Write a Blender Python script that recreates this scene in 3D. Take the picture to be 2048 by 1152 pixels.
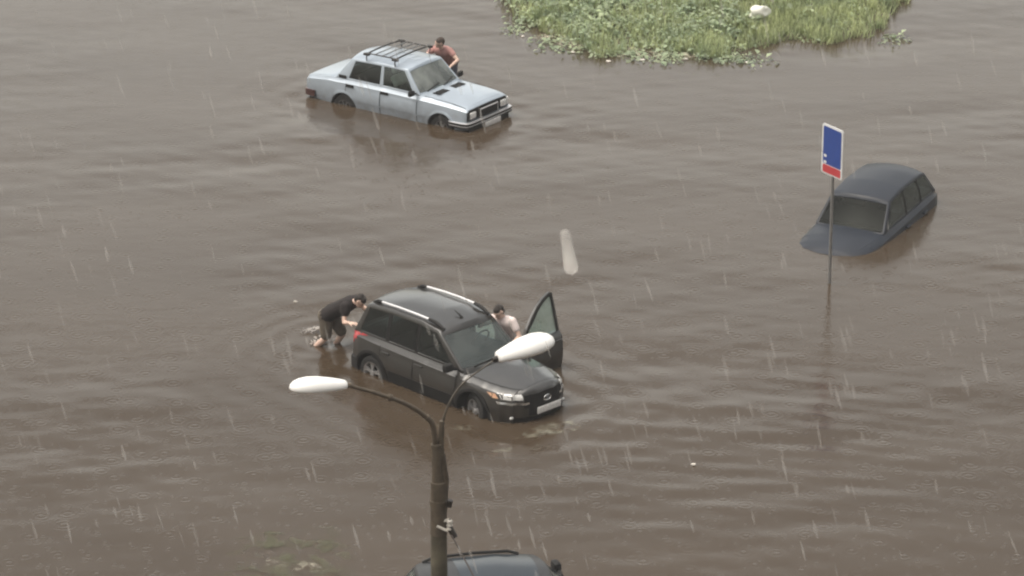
import bpy, bmesh, math, random
import numpy as np
from mathutils import Vector, Matrix, Euler
R = math.radians
random.seed(7)
rng = np.random.default_rng(7)
for o in list(bpy.data.objects):
    bpy.data.objects.remove(o)
sc = bpy.context.scene
col = sc.collection

# ------------------------------------------------------------------ camera, sky, sun, exposure
cam_d = bpy.data.cameras.new("Camera")
cam = bpy.data.objects.new("Camera", cam_d); col.objects.link(cam)
cam.location = (0, 0, 24.008)
cam.rotation_euler = (R(90 - 20.62), 0, 0)
cam_d.sensor_width = 36.0
cam_d.lens = 7400.0 / 2048.0 * 36.0
cam_d.clip_start = 0.3
cam_d.clip_end = 3000
sc.camera = cam
SUN_EL, SUN_ROT = R(66), R(250)
w = bpy.data.worlds.new("World"); sc.world = w; w.use_nodes = True
nt = w.node_tree; nt.nodes.clear()
sky = nt.nodes.new("ShaderNodeTexSky"); sky.sky_type = 'NISHITA'; sky.sun_disc = False
sky.sun_elevation = SUN_EL; sky.sun_rotation = SUN_ROT
sky.dust_density = 6.0; sky.air_density = 1.6; sky.ozone_density = 1.0
hsv = nt.nodes.new("ShaderNodeHueSaturation"); hsv.inputs['Saturation'].default_value = 0.30
bg = nt.nodes.new("ShaderNodeBackground"); bg.inputs['Strength'].default_value = 0.12
wo = nt.nodes.new("ShaderNodeOutputWorld")
nt.links.new(sky.outputs[0], hsv.inputs['Color'])
# unseen sky shaped for its light: brighter ahead, darker to the south
wtc = nt.nodes.new("ShaderNodeTexCoord"); wsep = nt.nodes.new("ShaderNodeSeparateXYZ")
nt.links.new(wtc.outputs['Generated'], wsep.inputs[0])
wz = nt.nodes.new("ShaderNodeValToRGB")     # added brightness ramp: pale band low in the sky, darker belt, bright overhead
for k, (zp, va) in enumerate(((0.0, .60), (.25, .72), (.30, .66), (.36, .52), (.43, .27), (.55, .38), (.70, .50), (1.0, .75))):
    e = wz.color_ramp.elements[k] if k < 2 else wz.color_ramp.elements.new(zp)
    e.position = zp; e.color = (va, va, va, 1)
nt.links.new(wsep.outputs[2], wz.inputs[0])
wy = nt.nodes.new("ShaderNodeMapRange"); wy.inputs[1].default_value = -0.9; wy.inputs[2].default_value = 0.9
wy.inputs[3].default_value = 1.1; wy.inputs[4].default_value = 4.6
nt.links.new(wsep.outputs[1], wy.inputs[0])
wm = nt.nodes.new("ShaderNodeMath"); wm.operation = 'MULTIPLY'
nt.links.new(wz.outputs[0], wm.inputs[0]); nt.links.new(wy.outputs[0], wm.inputs[1])
wv = nt.nodes.new("ShaderNodeVectorMath"); wv.operation = 'SCALE'
nt.links.new(hsv.outputs[0], wv.inputs[0]); nt.links.new(wm.outputs[0], wv.inputs['Scale'])
wt = nt.nodes.new("ShaderNodeVectorMath"); wt.operation = 'MULTIPLY'; wt.inputs[1].default_value = (1.05, 1.0, .915)
nt.links.new(wv.outputs[0], wt.inputs[0]); nt.links.new(wt.outputs[0], bg.inputs['Color'])
nt.links.new(bg.outputs[0], wo.inputs['Surface'])
sl = bpy.data.lights.new("Sun", 'SUN'); sl.energy = 0.8; sl.angle = R(60); sl.color = (1.0, 0.96, 0.90)
so = bpy.data.objects.new("Sun", sl); col.objects.link(so)
_d = Vector((math.sin(SUN_ROT) * math.cos(SUN_EL), math.cos(SUN_ROT) * math.cos(SUN_EL), math.sin(SUN_EL)))
so.rotation_euler = _d.to_track_quat('Z', 'Y').to_euler()
sc.view_settings.view_transform = 'Standard'
sc.view_settings.look = 'None'
sc.view_settings.exposure = 0.12
sc.view_settings.gamma = 1.0
sc.render.engine = 'CYCLES'
sc.cycles.use_denoising = True
sc.cycles.pixel_filter_type = 'GAUSSIAN'
sc.cycles.filter_width = 2.5
sc.cycles.max_bounces = 8
sc.cycles.transparent_max_bounces = 24

# ------------------------------------------------------------------ materials
def new_mat(name):
    m = bpy.data.materials.new(name); m.use_nodes = True
    return m, m.node_tree, m.node_tree.nodes['Principled BSDF']

def mat(name, c, rough=0.5, metal=0.0, coat=0.0, var=0.10, scale=6.0, bump=0.0, rvar=0.0, spec=0.5, grime=0.0):
    m, t, b = new_mat(name)
    b.inputs['Roughness'].default_value = rough
    b.inputs['Metallic'].default_value = metal
    b.inputs['Coat Weight'].default_value = coat
    b.inputs['Coat Roughness'].default_value = 0.06
    b.inputs['Specular IOR Level'].default_value = spec
    tc = t.nodes.new("ShaderNodeTexCoord")
    n = t.nodes.new("ShaderNodeTexNoise"); n.inputs['Scale'].default_value = scale; n.inputs['Detail'].default_value = 5
    t.links.new(tc.outputs['Object'], n.inputs['Vector'])
    r = t.nodes.new("ShaderNodeValToRGB")
    r.color_ramp.elements[0].position = 0.3; r.color_ramp.elements[1].position = 0.7
    r.color_ramp.elements[0].color = (*[max(0, x * (1 - var)) for x in c], 1)
    r.color_ramp.elements[1].color = (*[min(1, x * (1 + var)) for x in c], 1)
    t.links.new(n.outputs['Fac'], r.inputs[0]); t.links.new(r.outputs[0], b.inputs['Base Color'])
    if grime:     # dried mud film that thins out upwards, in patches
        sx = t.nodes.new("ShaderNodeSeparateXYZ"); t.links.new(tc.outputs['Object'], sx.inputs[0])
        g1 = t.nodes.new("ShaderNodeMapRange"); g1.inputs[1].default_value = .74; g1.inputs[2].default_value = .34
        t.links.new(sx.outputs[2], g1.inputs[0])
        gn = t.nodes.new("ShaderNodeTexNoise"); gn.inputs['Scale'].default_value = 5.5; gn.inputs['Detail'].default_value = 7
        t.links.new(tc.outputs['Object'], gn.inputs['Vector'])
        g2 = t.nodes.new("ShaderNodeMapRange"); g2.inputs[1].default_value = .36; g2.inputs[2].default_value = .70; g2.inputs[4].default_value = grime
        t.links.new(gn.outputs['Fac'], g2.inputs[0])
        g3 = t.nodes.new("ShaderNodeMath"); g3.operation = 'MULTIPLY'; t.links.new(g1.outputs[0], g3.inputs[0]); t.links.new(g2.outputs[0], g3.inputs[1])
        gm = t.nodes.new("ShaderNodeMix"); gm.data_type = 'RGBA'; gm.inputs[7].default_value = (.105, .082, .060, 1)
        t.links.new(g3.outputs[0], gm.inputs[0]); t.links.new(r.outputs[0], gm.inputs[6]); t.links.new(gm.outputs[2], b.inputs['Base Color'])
    if rvar:
        mr = t.nodes.new("ShaderNodeMapRange"); mr.inputs[3].default_value = rough - rvar; mr.inputs[4].default_value = rough + rvar
        t.links.new(n.outputs['Fac'], mr.inputs[0]); t.links.new(mr.outputs[0], b.inputs['Roughness'])
    if bump:
        n2 = t.nodes.new("ShaderNodeTexNoise"); n2.inputs['Scale'].default_value = scale * 6
        t.links.new(tc.outputs['Object'], n2.inputs['Vector'])
        bp = t.nodes.new("ShaderNodeBump"); bp.inputs['Strength'].default_value = bump; bp.inputs['Distance'].default_value = 0.02
        t.links.new(n2.outputs['Fac'], bp.inputs['Height']); t.links.new(bp.outputs[0], b.inputs['Normal'])
    return m

def glass(name, tint, ior=1.55, rough=0.03, painted_sheen=0.0):
    m = bpy.data.materials.new(name); m.use_nodes = True; t = m.node_tree; t.nodes.clear()
    tr = t.nodes.new("ShaderNodeBsdfTransparent"); tr.inputs[0].default_value = (*tint, 1)
    gl = t.nodes.new("ShaderNodeBsdfGlossy"); gl.inputs['Roughness'].default_value = rough
    gl.inputs['Color'].default_value = (0.92, 1.0, 0.98, 1)
    fr = t.nodes.new("ShaderNodeFresnel"); fr.inputs[0].default_value = ior
    tc = t.nodes.new("ShaderNodeTexCoord"); n = t.nodes.new("ShaderNodeTexNoise"); n.inputs['Scale'].default_value = 9
    t.links.new(tc.outputs['Object'], n.inputs['Vector'])
    bp = t.nodes.new("ShaderNodeBump"); bp.inputs['Strength'].default_value = 0.25; bp.inputs['Distance'].default_value = 0.01
    t.links.new(n.outputs['Fac'], bp.inputs['Height']); t.links.new(bp.outputs[0], gl.inputs['Normal'])
    mx = t.nodes.new("ShaderNodeMixShader"); o = t.nodes.new("ShaderNodeOutputMaterial")
    t.links.new(fr.outputs[0], mx.inputs[0]); t.links.new(tr.outputs[0], mx.inputs[1]); t.links.new(gl.outputs[0], mx.inputs[2])
    out = mx.outputs[0]
    if painted_sheen:      # pale diffuse painted in for sky reflection, thicker in patches
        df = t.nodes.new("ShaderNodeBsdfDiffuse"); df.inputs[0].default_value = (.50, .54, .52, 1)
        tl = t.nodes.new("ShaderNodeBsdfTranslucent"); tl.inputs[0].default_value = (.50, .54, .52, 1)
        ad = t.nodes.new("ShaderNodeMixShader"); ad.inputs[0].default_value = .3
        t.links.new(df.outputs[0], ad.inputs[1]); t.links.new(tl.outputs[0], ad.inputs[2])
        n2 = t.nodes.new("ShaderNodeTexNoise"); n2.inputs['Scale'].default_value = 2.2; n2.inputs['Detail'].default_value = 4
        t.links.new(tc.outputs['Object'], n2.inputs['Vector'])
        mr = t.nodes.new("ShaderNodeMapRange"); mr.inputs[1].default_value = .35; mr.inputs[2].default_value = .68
        mr.inputs[3].default_value = painted_sheen * .45; mr.inputs[4].default_value = painted_sheen * 1.5
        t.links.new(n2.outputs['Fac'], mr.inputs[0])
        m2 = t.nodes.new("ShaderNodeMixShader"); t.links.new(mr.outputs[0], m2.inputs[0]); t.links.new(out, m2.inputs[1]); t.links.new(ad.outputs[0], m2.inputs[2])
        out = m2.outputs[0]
    t.links.new(out, o.inputs['Surface'])
    return m

M = {}
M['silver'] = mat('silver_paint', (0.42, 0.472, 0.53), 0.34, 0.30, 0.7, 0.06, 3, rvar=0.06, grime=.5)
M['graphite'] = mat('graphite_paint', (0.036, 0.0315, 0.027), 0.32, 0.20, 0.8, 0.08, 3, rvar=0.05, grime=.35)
M['navy'] = mat('navy_paint', (0.016, 0.021, 0.032), 0.45, 0.0, 0.15, 0.1, 3, spec=.3)
M['darkcar'] = mat('dark_grey_paint', (0.020, 0.021, 0.024), 0.50, 0.0, 0.15, 0.1, 3)
M['black'] = mat('black_plastic', (0.014, 0.014, 0.014), 0.6, var=0.2, spec=.25)
M['well'] = mat('wheel_well', (0.008, 0.008, 0.008), 0.9, var=0.2)
M['rubber'] = mat('tyre_rubber', (0.016, 0.016, 0.016), 0.75, var=0.2)
M['interior'] = mat('cabin_trim', (0.030, 0.032, 0.032), 0.8, var=0.2)
M['seat_dark'] = mat('dark_seat_cloth', (0.05, 0.052, 0.054), 0.9, var=0.2)
M['seat_pale'] = mat('pale_seat_cover', (0.66, 0.62, 0.60), 0.9, var=0.15)
M['chrome'] = mat('chrome', (0.80, 0.80, 0.80), 0.16, 1.0, var=0.04)
M['alloy'] = mat('alloy', (0.55, 0.55, 0.56), 0.35, 0.8, var=0.1)
M['steel'] = mat('steel_rim', (0.22, 0.22, 0.22), 0.5, 0.6, var=0.2)
M['rail'] = mat('brushed_rail', (0.75, 0.75, 0.77), 0.35, 0.5, var=0.05)
M['lens'] = mat('headlight_lens', (0.86, 0.86, 0.85), 0.12, 0.1, 1.0, var=0.12, scale=20)
M['amber'] = mat('amber_lens', (0.72, 0.42, 0.26), 0.2, 0, 1.0, var=0.1)
M['red'] = mat('red_lens', (0.55, 0.035, 0.045), 0.2, 0, 1.0, var=0.1)
M['darkred'] = mat('dark_red_lens', (0.055, 0.016, 0.013), 0.3, 0, 0.6, var=0.15)
M['plate'] = mat('plate_white', (0.82, 0.80, 0.79), 0.4, var=0.2, scale=34)
M['glass_clear'] = glass('windscreen_glass', (0.66, 0.80, 0.76), 1.75)
M['glass_sheen'] = glass('sheen_windscreen', (0.72, 0.80, 0.78), 1.75, .04, .42)  # strong painted sky sheen in the pane colour
M['glass_faint_sheen'] = glass('faint_sheen_windscreen', (0.55, 0.78, 0.73), 1.75, .03, .10)  # slight painted sky sheen in the pane
M['glass_door'] = glass('door_glass', (0.55, 0.80, 0.70), 1.6, .03, .34)  # sky sheen painted into the open door's pane
M['glass_dull'] = glass('dull_glass', (0.10, 0.11, 0.12), 1.18)
M['glass_tint'] = glass('tinted_glass', (0.22, 0.25, 0.25), 1.5)
M['glass_side'] = glass('side_glass', (0.50, 0.58, 0.55), 1.55)
M['glass_roof'] = mat('roof_glass', (0.010, 0.018, 0.028), 0.30, 0.0, 0.35, var=0.1)
M['concrete'] = mat('pole_concrete', (0.105, 0.093, 0.066), 0.9, var=0.35, scale=5, bump=0.3)
M['arm'] = mat('weathered_pipe', (0.105, 0.085, 0.062), 0.6, 0.2, var=0.3, scale=9, bump=0.2)
M['armpale'] = mat('pale_pipe', (0.085, 0.074, 0.060), 0.5, 0.3, var=0.3, scale=9, bump=0.2)
M['lampwhite'] = mat('white_lamp_shell', (0.95, 0.95, 0.94), 0.35, 0, 0.3, var=0.02)
M['insul'] = mat('dark_insulator', (0.02, 0.016, 0.013), 0.35, var=0.2)
M['porcelain'] = mat('porcelain', (0.55, 0.52, 0.47), 0.3, var=0.2, scale=25)
M['wire'] = mat('wire', (0.045, 0.035, 0.03), 0.6, var=0.3)
M['blue'] = mat('sign_blue', (0.030, 0.075, 0.32), 0.4, var=0.06)
M['signred'] = mat('sign_red', (0.55, 0.06, 0.07), 0.4, var=0.06)
M['signwhite'] = mat('sign_white', (0.80, 0.81, 0.82), 0.4, var=0.04)
M['galv'] = mat('galvanised', (0.33, 0.33, 0.33), 0.5, 0.6, var=0.15)
M['skin'] = mat('skin', (0.70, 0.50, 0.41), 0.5, var=0.08, scale=12)
M['hair'] = mat('dark_hair', (0.020, 0.014, 0.011), 0.6, var=0.35, scale=40, bump=0.6)
M['hairbrown'] = mat('brown_hair', (0.05, 0.033, 0.024), 0.6, var=0.35, scale=40, bump=0.6)
M['cloth_black'] = mat('black_shirt', (0.016, 0.012, 0.012), 0.9, var=0.3, scale=10, bump=0.3)
M['cloth_pink'] = mat('pale_pink_shirt', (0.84, 0.73, 0.71), 0.9, var=0.1, scale=10, bump=0.3)
M['cloth_red'] = mat('faded_red_shirt', (0.46, 0.25, 0.23), 0.9, var=0.15, scale=10, bump=0.3)
M['cloth_grey'] = mat('grey_blue_shorts', (0.10, 0.10, 0.13), 0.9, var=0.2, scale=10, bump=0.3)
M['cloth_khaki'] = mat('khaki_shorts', (0.13, 0.11, 0.085), 0.9, var=0.2, scale=10, bump=0.3)
M['shoe'] = mat('pale_shoe', (0.55, 0.52, 0.48), 0.7, var=0.1)
M['eye'] = mat('eye', (0.02, 0.015, 0.012), 0.2)
M['bag'] = mat('white_plastic', (0.83, 0.83, 0.76), 0.45, var=0.06, scale=9, bump=0.4)
M['litter'] = mat('pale_scrap', (0.70, 0.66, 0.60), 0.6, var=0.15, scale=30)

for k in ('graphite', 'silver'):      # cool tint in the clear coat
    M[k].node_tree.nodes['Principled BSDF'].inputs['Coat Tint'].default_value = (.93, .965, 1.0, 1)
    M[k].node_tree.nodes['Principled BSDF'].inputs['Specular Tint'].default_value = (.93, .965, 1.0, 1)

# ------------------------------------------------------------------ helpers
def link(name, me, m, parent=None):
    o = bpy.data.objects.new(name, me); col.objects.link(o)
    for x in (m if isinstance(m, (list, tuple)) else [m]):
        me.materials.append(x)
    if parent: o.parent = parent
    return o

def shade(me, ang=35):
    if len(me.polygons):
        me.polygons.foreach_set('use_smooth', [True] * len(me.polygons))
        me.set_sharp_from_angle(angle=R(ang))

def obj(name, bm, m, parent=None, ang=35, fix=True):
    if fix: bmesh.ops.recalc_face_normals(bm, faces=bm.faces)
    me = bpy.data.meshes.new(name); bm.to_mesh(me); bm.free()
    shade(me, ang)
    return link(name, me, m, parent)

def tag(o, label=None, cat=None, group=None, kind=None):
    if label: o['label'] = label
    if cat: o['category'] = cat
    if group: o['group'] = group
    if kind: o['kind'] = kind
    return o

def empty(name, loc, rot=(0, 0, 0)):
    o = bpy.data.objects.new(name, None); col.objects.link(o)
    o.location = loc; o.rotation_euler = rot; o.empty_display_size = 0.3
    return o

def baked(o, mods):
    """evaluate a list of (type, settings) modifiers into the object's mesh"""
    for ty, st in mods:
        md = o.modifiers.new(ty, ty)
        for k, v in st.items(): setattr(md, k, v)
    dg = bpy.context.evaluated_depsgraph_get(); dg.update()
    me = bpy.data.meshes.new_from_object(o.evaluated_get(dg))
    old = o.data; o.modifiers.clear(); o.data = me
    bpy.data.meshes.remove(old)
    return o

def add_box(bm, c, s, rot=None, bev=0.0, mi=0):
    r = bmesh.ops.create_cube(bm, size=1.0)
    vs = r['verts']
    bmesh.ops.scale(bm, vec=s, verts=vs)
    fs = list({f for v in vs for f in v.link_faces})
    if bev:
        es = list({e for v in vs for e in v.link_edges})
        g = bmesh.ops.bevel(bm, geom=es, offset=bev, segments=2, affect='EDGES', profile=0.5)
        vs = list({v for f in g['faces'] for v in f.verts} | {v for v in vs if v.is_valid})
        fs = list({f for v in vs for f in v.link_faces})
    if rot is not None: bmesh.ops.rotate(bm, cent=(0, 0, 0), matrix=Euler(rot).to_matrix(), verts=vs)
    bmesh.ops.translate(bm, vec=c, verts=vs)
    for f in fs: f.material_index = mi
    return vs

def add_tube(bm, pts, rad, seg=10, cap=True, mi=0):
    pts = [Vector(p) for p in pts]
    rads = rad if isinstance(rad, (list, tuple)) else [rad] * len(pts)
    rings = []; up = None
    for i, p in enumerate(pts):
        d = (pts[min(i + 1, len(pts) - 1)] - pts[max(i - 1, 0)]).normalized()
        if up is None: up = Vector((0, 0, 1)) if abs(d.z) < 0.9 else Vector((1, 0, 0))
        s = d.cross(up).normalized(); up = s.cross(d).normalized()
        rings.append([bm.verts.new(p + (s * math.cos(a) + up * math.sin(a)) * rads[i]) for a in [2 * math.pi * k / seg for k in range(seg)]])
    for a, b in zip(rings, rings[1:]):
        for k in range(seg):
            f = bm.faces.new((a[k], a[(k + 1) % seg], b[(k + 1) % seg], b[k])); f.material_index = mi
    if cap:
        bm.faces.new(rings[0]).material_index = mi; bm.faces.new(rings[-1][::-1]).material_index = mi

def add_capsule(bm, p0, r0, p1, r1, seg=12):
    p0, p1 = Vector(p0), Vector(p1); d = p1 - p0; L = d.length
    d = d.normalized() if L > 1e-6 else Vector((0, 0, 1))
    up = Vector((0, 0, 1)) if abs(d.z) < 0.9 else Vector((1, 0, 0))
    s = d.cross(up).normalized(); u = s.cross(d)
    st = [(-math.cos(a) * r0, math.sin(a) * r0) for a in (0.25, 0.7, 1.15, 1.57)] + [(L + math.sin(a) * r1, math.cos(a) * r1) for a in (0, 0.42, 0.87, 1.32)]
    rings = [[bm.verts.new(p0 + d * h + (s * math.cos(2 * math.pi * k / seg) + u * math.sin(2 * math.pi * k / seg)) * r) for k in range(seg)] for h, r in st]
    for a, b in zip(rings, rings[1:]):
        for k in range(seg): bm.faces.new((a[k], a[(k + 1) % seg], b[(k + 1) % seg], b[k]))
    bm.faces.new(rings[0]); bm.faces.new(rings[-1][::-1])

def add_lathe(bm, prof, axis_o, seg=28, mi=0, axis='Y'):
    """profile (a along the axis, r) turned round the Y (or Z) axis through axis_o"""
    rings = []
    for a, r in prof:
        ring = []
        for k in range(seg):
            t = 2 * math.pi * k / seg
            v = (r * math.cos(t), a, r * math.sin(t)) if axis == 'Y' else (r * math.cos(t), r * math.sin(t), a)
            ring.append(bm.verts.new(Vector(v) + Vector(axis_o)))
        rings.append(ring)
    for a, b in zip(rings, rings[1:]):
        for k in range(seg): bm.faces.new((a[k], a[(k + 1) % seg], b[(k + 1) % seg], b[k])).material_index = mi
    return rings

def grid_mesh(bm, P, mi=0, flags=None):
    """P[i][j] points -> quads"""
    V = [[bm.verts.new(p) for p in row] for row in P]
    for i in range(len(V) - 1):
        for j in range(len(V[0]) - 1):
            if flags is None or flags(i, j):
                try: bm.faces.new((V[i][j], V[i + 1][j], V[i + 1][j + 1], V[i][j + 1])).material_index = mi
                except ValueError: pass

# ------------------------------------------------------------------ cars
def smooth_keys(keys, n=60):
    K = np.array(keys, float); x = np.linspace(K[0, 0], K[-1, 0], n)
    x = np.unique(np.concatenate([x, K[:, 0]]))
    out = [x]
    for c in range(1, K.shape[1]):
        y = np.interp(x, K[:, 0], K[:, c])
        ker = np.array([1, 2, 3, 2, 1.]) / 9
        yp = np.pad(y, 2, mode='edge'); ys = np.convolve(yp, ker, 'valid')
        ys[0] = y[0]; ys[-1] = y[-1]
        out.append(ys)
    return np.array(out).T

class Body:
    """lower car body: x forward from the front axle, y left, z up from the road"""
    def __init__(s, keys, zm=0.55, n=60):
        s.S = smooth_keys(keys, n); s.zm = zm
    def prof(s, k):
        x, zb, wb, wm, ws, zs, wt, ze, zt = k
        zm = min(max(s.zm, zb + 0.1), zs - 0.1)
        return [(0, zb), (wb - 0.07, zb), (wb - 0.015, zb + 0.04), (wb, zb + 0.09), (wm, zm), (ws + (wm - ws) * .25, zs - 0.09), (ws, zs - 0.025), (ws - 0.03, zs), (wt, ze), (wt * 0.55, ze + (zt - ze) * 0.75), (0, zt)]
    def at(s, x):
        return [np.interp(x, s.S[:, 0], s.S[:, c]) for c in range(s.S.shape[1])]
    def side_y(s, x, z):
        p = s.prof(s.at(x))[2:9]
        return float(np.interp(z, [q[1] for q in p], [q[0] for q in p]))
    def top_z(s, x, y):
        p = s.prof(s.at(x))[6:]
        p = sorted((q[0], q[1]) for q in p)
        return float(np.interp(abs(y), [q[0] for q in p], [q[1] for q in p]))
    def front_x(s, y, z, x0=0.1):
        xs = np.linspace(x0, s.S[-1, 0], 160); best = x0
        for x in xs:
            k = s.at(x)
            if k[1] <= z <= k[7] + 0.03 and s.side_y(x, min(z, k[7])) >= abs(y): best = x
        return best
    def rear_x(s, y, z, x0=-2.8):
        xs = np.linspace(s.S[0, 0], x0, 120)
        for x in xs:
            k = s.at(x)
            if k[1] <= z <= k[7] and s.side_y(x, z) >= abs(y): return x
        return x0
    def shell(s, name, m, parent, arches, extra=()):
        bm = bmesh.new(); rings = []
        for k in s.S:
            h = s.prof(k)
            full = [(y, z) for y, z in h] + [(-y, z) for y, z in h[-2:0:-1]]
            rings.append([bm.verts.new((k[0], -y, z)) for y, z in full])
        n = len(rings[0])
        for a, b in zip(rings, rings[1:]):
            for i in range(n): bm.faces.new((a[i], a[(i + 1) % n], b[(i + 1) % n], b[i]))
        bm.faces.new(rings[0]); bm.faces.new(rings[-1][::-1])
        o = obj(name, bm, [m, M['well']], parent, 40)
        cb = bmesh.new()
        for ax, az, ar in arches:
            for sg in (-1, 1):
                rg = add_lathe(cb, [(sg * 0.50, ar), (sg * 1.1, ar)], (ax, 0, az), 40, 1)
                for r_ in rg: cb.faces.new(r_).material_index = 1
        for c, sz in extra: add_box(cb, c, sz, mi=1)
        cut = obj('cutter', cb, [m, M['well']], parent)
        baked(o, [('BOOLEAN', dict(operation='DIFFERENCE', object=cut, solver='EXACT'))])
        bpy.data.objects.remove(cut)
        shade(o.data, 40)
        return o
    def side_panel(s, name, m, parent, side, x0, x1, zl, zu, off=0.004, nx=16, nz=7):
        bm = bmesh.new(); P = []
        for x in np.linspace(x0, x1, nx):
            a, b = zl(x) if callable(zl) else zl, zu(x) if callable(zu) else zu
            P.append([(x, side * (s.side_y(x, z) + off), z) for z in np.linspace(a, b, nz)])
        Q = [[(x, y - side * 0.012, z) for x, y, z in r] for r in P]
        grid_mesh(bm, P); grid_mesh(bm, Q)
        rim(bm, P, Q)
        return obj(name, bm, m, parent, 30)
    def seam(s, parent, side, x, z0, z1, wd=.012):
        bm = bmesh.new()
        grid_mesh(bm, [[(xx, side * (s.side_y(xx, z) + .0065), z) for z in np.linspace(z0, z1, 9)] for xx in (x - wd / 2, x + wd / 2)])
        return obj('seam', bm, M['well'], parent)
    def top_panel(s, name, m, parent, x0, x1, yw, off=0.004, nx=14, ny=13, y0=None):
        bm = bmesh.new(); P = []
        for x in np.linspace(x0, x1, nx):
            wv = yw(x) if callable(yw) else yw
            P.append([(x, y, s.top_z(x, y) + off) for y in np.linspace(-wv if y0 is None else y0, wv, ny)])
        Q = [[(x, y, z - 0.012) for x, y, z in r] for r in P]
        grid_mesh(bm, P); grid_mesh(bm, Q); rim(bm, P, Q)
        return obj(name, bm, m, parent, 30)
    def front_panel(s, name, m, parent, ys, zl, zu, off=0.006, th=0.02, nz=5, rear=False):
        bm = bmesh.new(); P = []
        fx = s.rear_x if rear else s.front_x
        sg = -1 if rear else 1
        for y in ys:
            a, b = zl(y) if callable(zl) else zl, zu(y) if callable(zu) else zu
            P.append([(fx(y, z) + sg * off, y, z) for z in np.linspace(a, b, nz)])
        Q = [[(x - sg * th, y, z) for x, y, z in r] for r in P]
        grid_mesh(bm, P); grid_mesh(bm, Q); rim(bm, P, Q)
        return obj(name, bm, m, parent, 40)

def rim(bm, P, Q):
    nx, nz = len(P), len(P[0])
    loop = [(i, 0) for i in range(nx)] + [(nx - 1, j) for j in range(1, nz)] + [(i, nz - 1) for i in range(nx - 2, -1, -1)] + [(0, j) for j in range(nz - 2, 0, -1)]
    A = [bm.verts.new(P[i][j]) for i, j in loop]; B = [bm.verts.new(Q[i][j]) for i, j in loop]
    n = len(A)
    for k in range(n):
        bm.faces.new((A[k], A[(k + 1) % n], B[(k + 1) % n], B[k]))
    bmesh.ops.remove_doubles(bm, verts=bm.verts, dist=0.0003)

U = [-1, -0.93, -0.6, -0.3, 0, 0.3, 0.6, 0.93, 1]
class Cabin:
    """greenhouse: cols = [(xb, zb, xt, zt)] rear to front, yb/yt half widths"""
    def __init__(s, cols, yb, yt, vs, crown, bf, br, bulge=0.02):
        s.c, s.yb, s.yt, s.vs, s.crown, s.bf, s.br, s.bulge = cols, yb, yt, vs, crown, bf, br, bulge
    def sp(s, i, v, side, off=0.0):
        xb, zb, xt, zt = s.c[i]
        return (xb + (xt - xb) * v, side * (s.yb + (s.yt - s.yb) * v + s.bulge * 4 * v * (1 - v) - off), zb + (zt - zb) * v)
    def end(s, i, v, u, bul, off=0.0):
        a = Vector(s.sp(i, v, 1)); 
        return (a.x + bul * (1 - u * u) - off * (1 if bul > 0 else -1), a.y * u, a.z + (s.crown * (1 - u * u) * v * v))
    def roofp(s, i, u):
        n = len(s.c) - 1; g = (i / n); a = Vector(s.sp(i, 1, 1))
        bul = s.bf * max(0, g * 2 - 1) ** 2 + s.br * max(0, 1 - g * 2) ** 2
        return (a.x + bul * (1 - u * u), a.y * u, a.z + s.crown * (1 - u * u))
    def build(s, parent, name, paint, trim, win, black_cols=(), thick=0.035, glass_side=None, skip=(), front_m=None):
        n = len(s.c); nv = len(s.vs)
        bm = bmesh.new()
        for side in (-1, 1):
            P = [[s.sp(i, v, side) for v in s.vs] for i in range(n)]
            V = [[bm.verts.new(p) for p in r] for r in P]
            for i in range(n - 1):
                for j in range(nv - 1):
                    if i in win and j == 1: continue
                    q = (V[i][j], V[i + 1][j], V[i + 1][j + 1], V[i][j + 1])
                    f = bm.faces.new(q if side < 0 else q[::-1])
                    f.material_index = 1 if (i in black_cols and j == 1) else 0
        Vr = [[bm.verts.new(s.roofp(i, u)) for u in U] for i in range(n)]
        for i in range(n - 1):
            for j in range(len(U) - 1): bm.faces.new((Vr[i][j], Vr[i + 1][j], Vr[i + 1][j + 1], Vr[i][j + 1]))
        for idx, bul, fl in ((n - 1, s.bf, False), (0, s.br, True)):
            Ve = [[bm.verts.new(s.end(idx, v, u, bul)) for u in U] for v in s.vs]
            for j in range(nv - 1):
                for k in range(len(U) - 1):
                    if j == 1 and 1 <= k <= len(U) - 3: continue
                    q = (Ve[j][k], Ve[j][k + 1], Ve[j + 1][k + 1], Ve[j + 1][k])
                    bm.faces.new(q[::-1] if fl else q)
        bmesh.ops.remove_doubles(bm, verts=bm.verts, dist=0.002)
        bmesh.ops.recalc_face_normals(bm, faces=bm.faces)
        bm.faces.ensure_lookup_table()
        top = max(bm.faces, key=lambda f: f.calc_center_median().z)
        if top.normal.z < 0: bmesh.ops.reverse_faces(bm, faces=bm.faces)
        o = obj(name, bm, [paint, trim], parent, 50, fix=False)
        baked(o, [('SOLIDIFY', dict(thickness=thick, offset=-1.0)), ('BEVEL', dict(width=0.02, segments=2, limit_method='ANGLE', angle_limit=R(35)))])
        shade(o.data, 60)
        # panes
        for side in (-1, 1):
            for i in win:
                if (side, i) in skip: continue
                bm = bmesh.new()
                grid_mesh(bm, [[s.sp(i, v, side, 0.012) for v in (s.vs[1], (s.vs[1] + s.vs[2]) / 2, s.vs[2])], [s.sp(i + 1, v, side, 0.012) for v in (s.vs[1], (s.vs[1] + s.vs[2]) / 2, s.vs[2])]])
                obj('window', bm, glass_side[i], parent)
        for nm, idx, bul, g in (('windscreen', n - 1, s.bf, front_m or M['glass_clear']), ('rear_window', 0, s.br, M['glass_side'])):
            bm = bmesh.new()
            grid_mesh(bm, [[s.end(idx, v, u, bul, 0.012) for u in U[1:-1]] for v in np.linspace(s.vs[1], s.vs[2], 5)])
            obj(nm, bm, g, parent)
        return o

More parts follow.
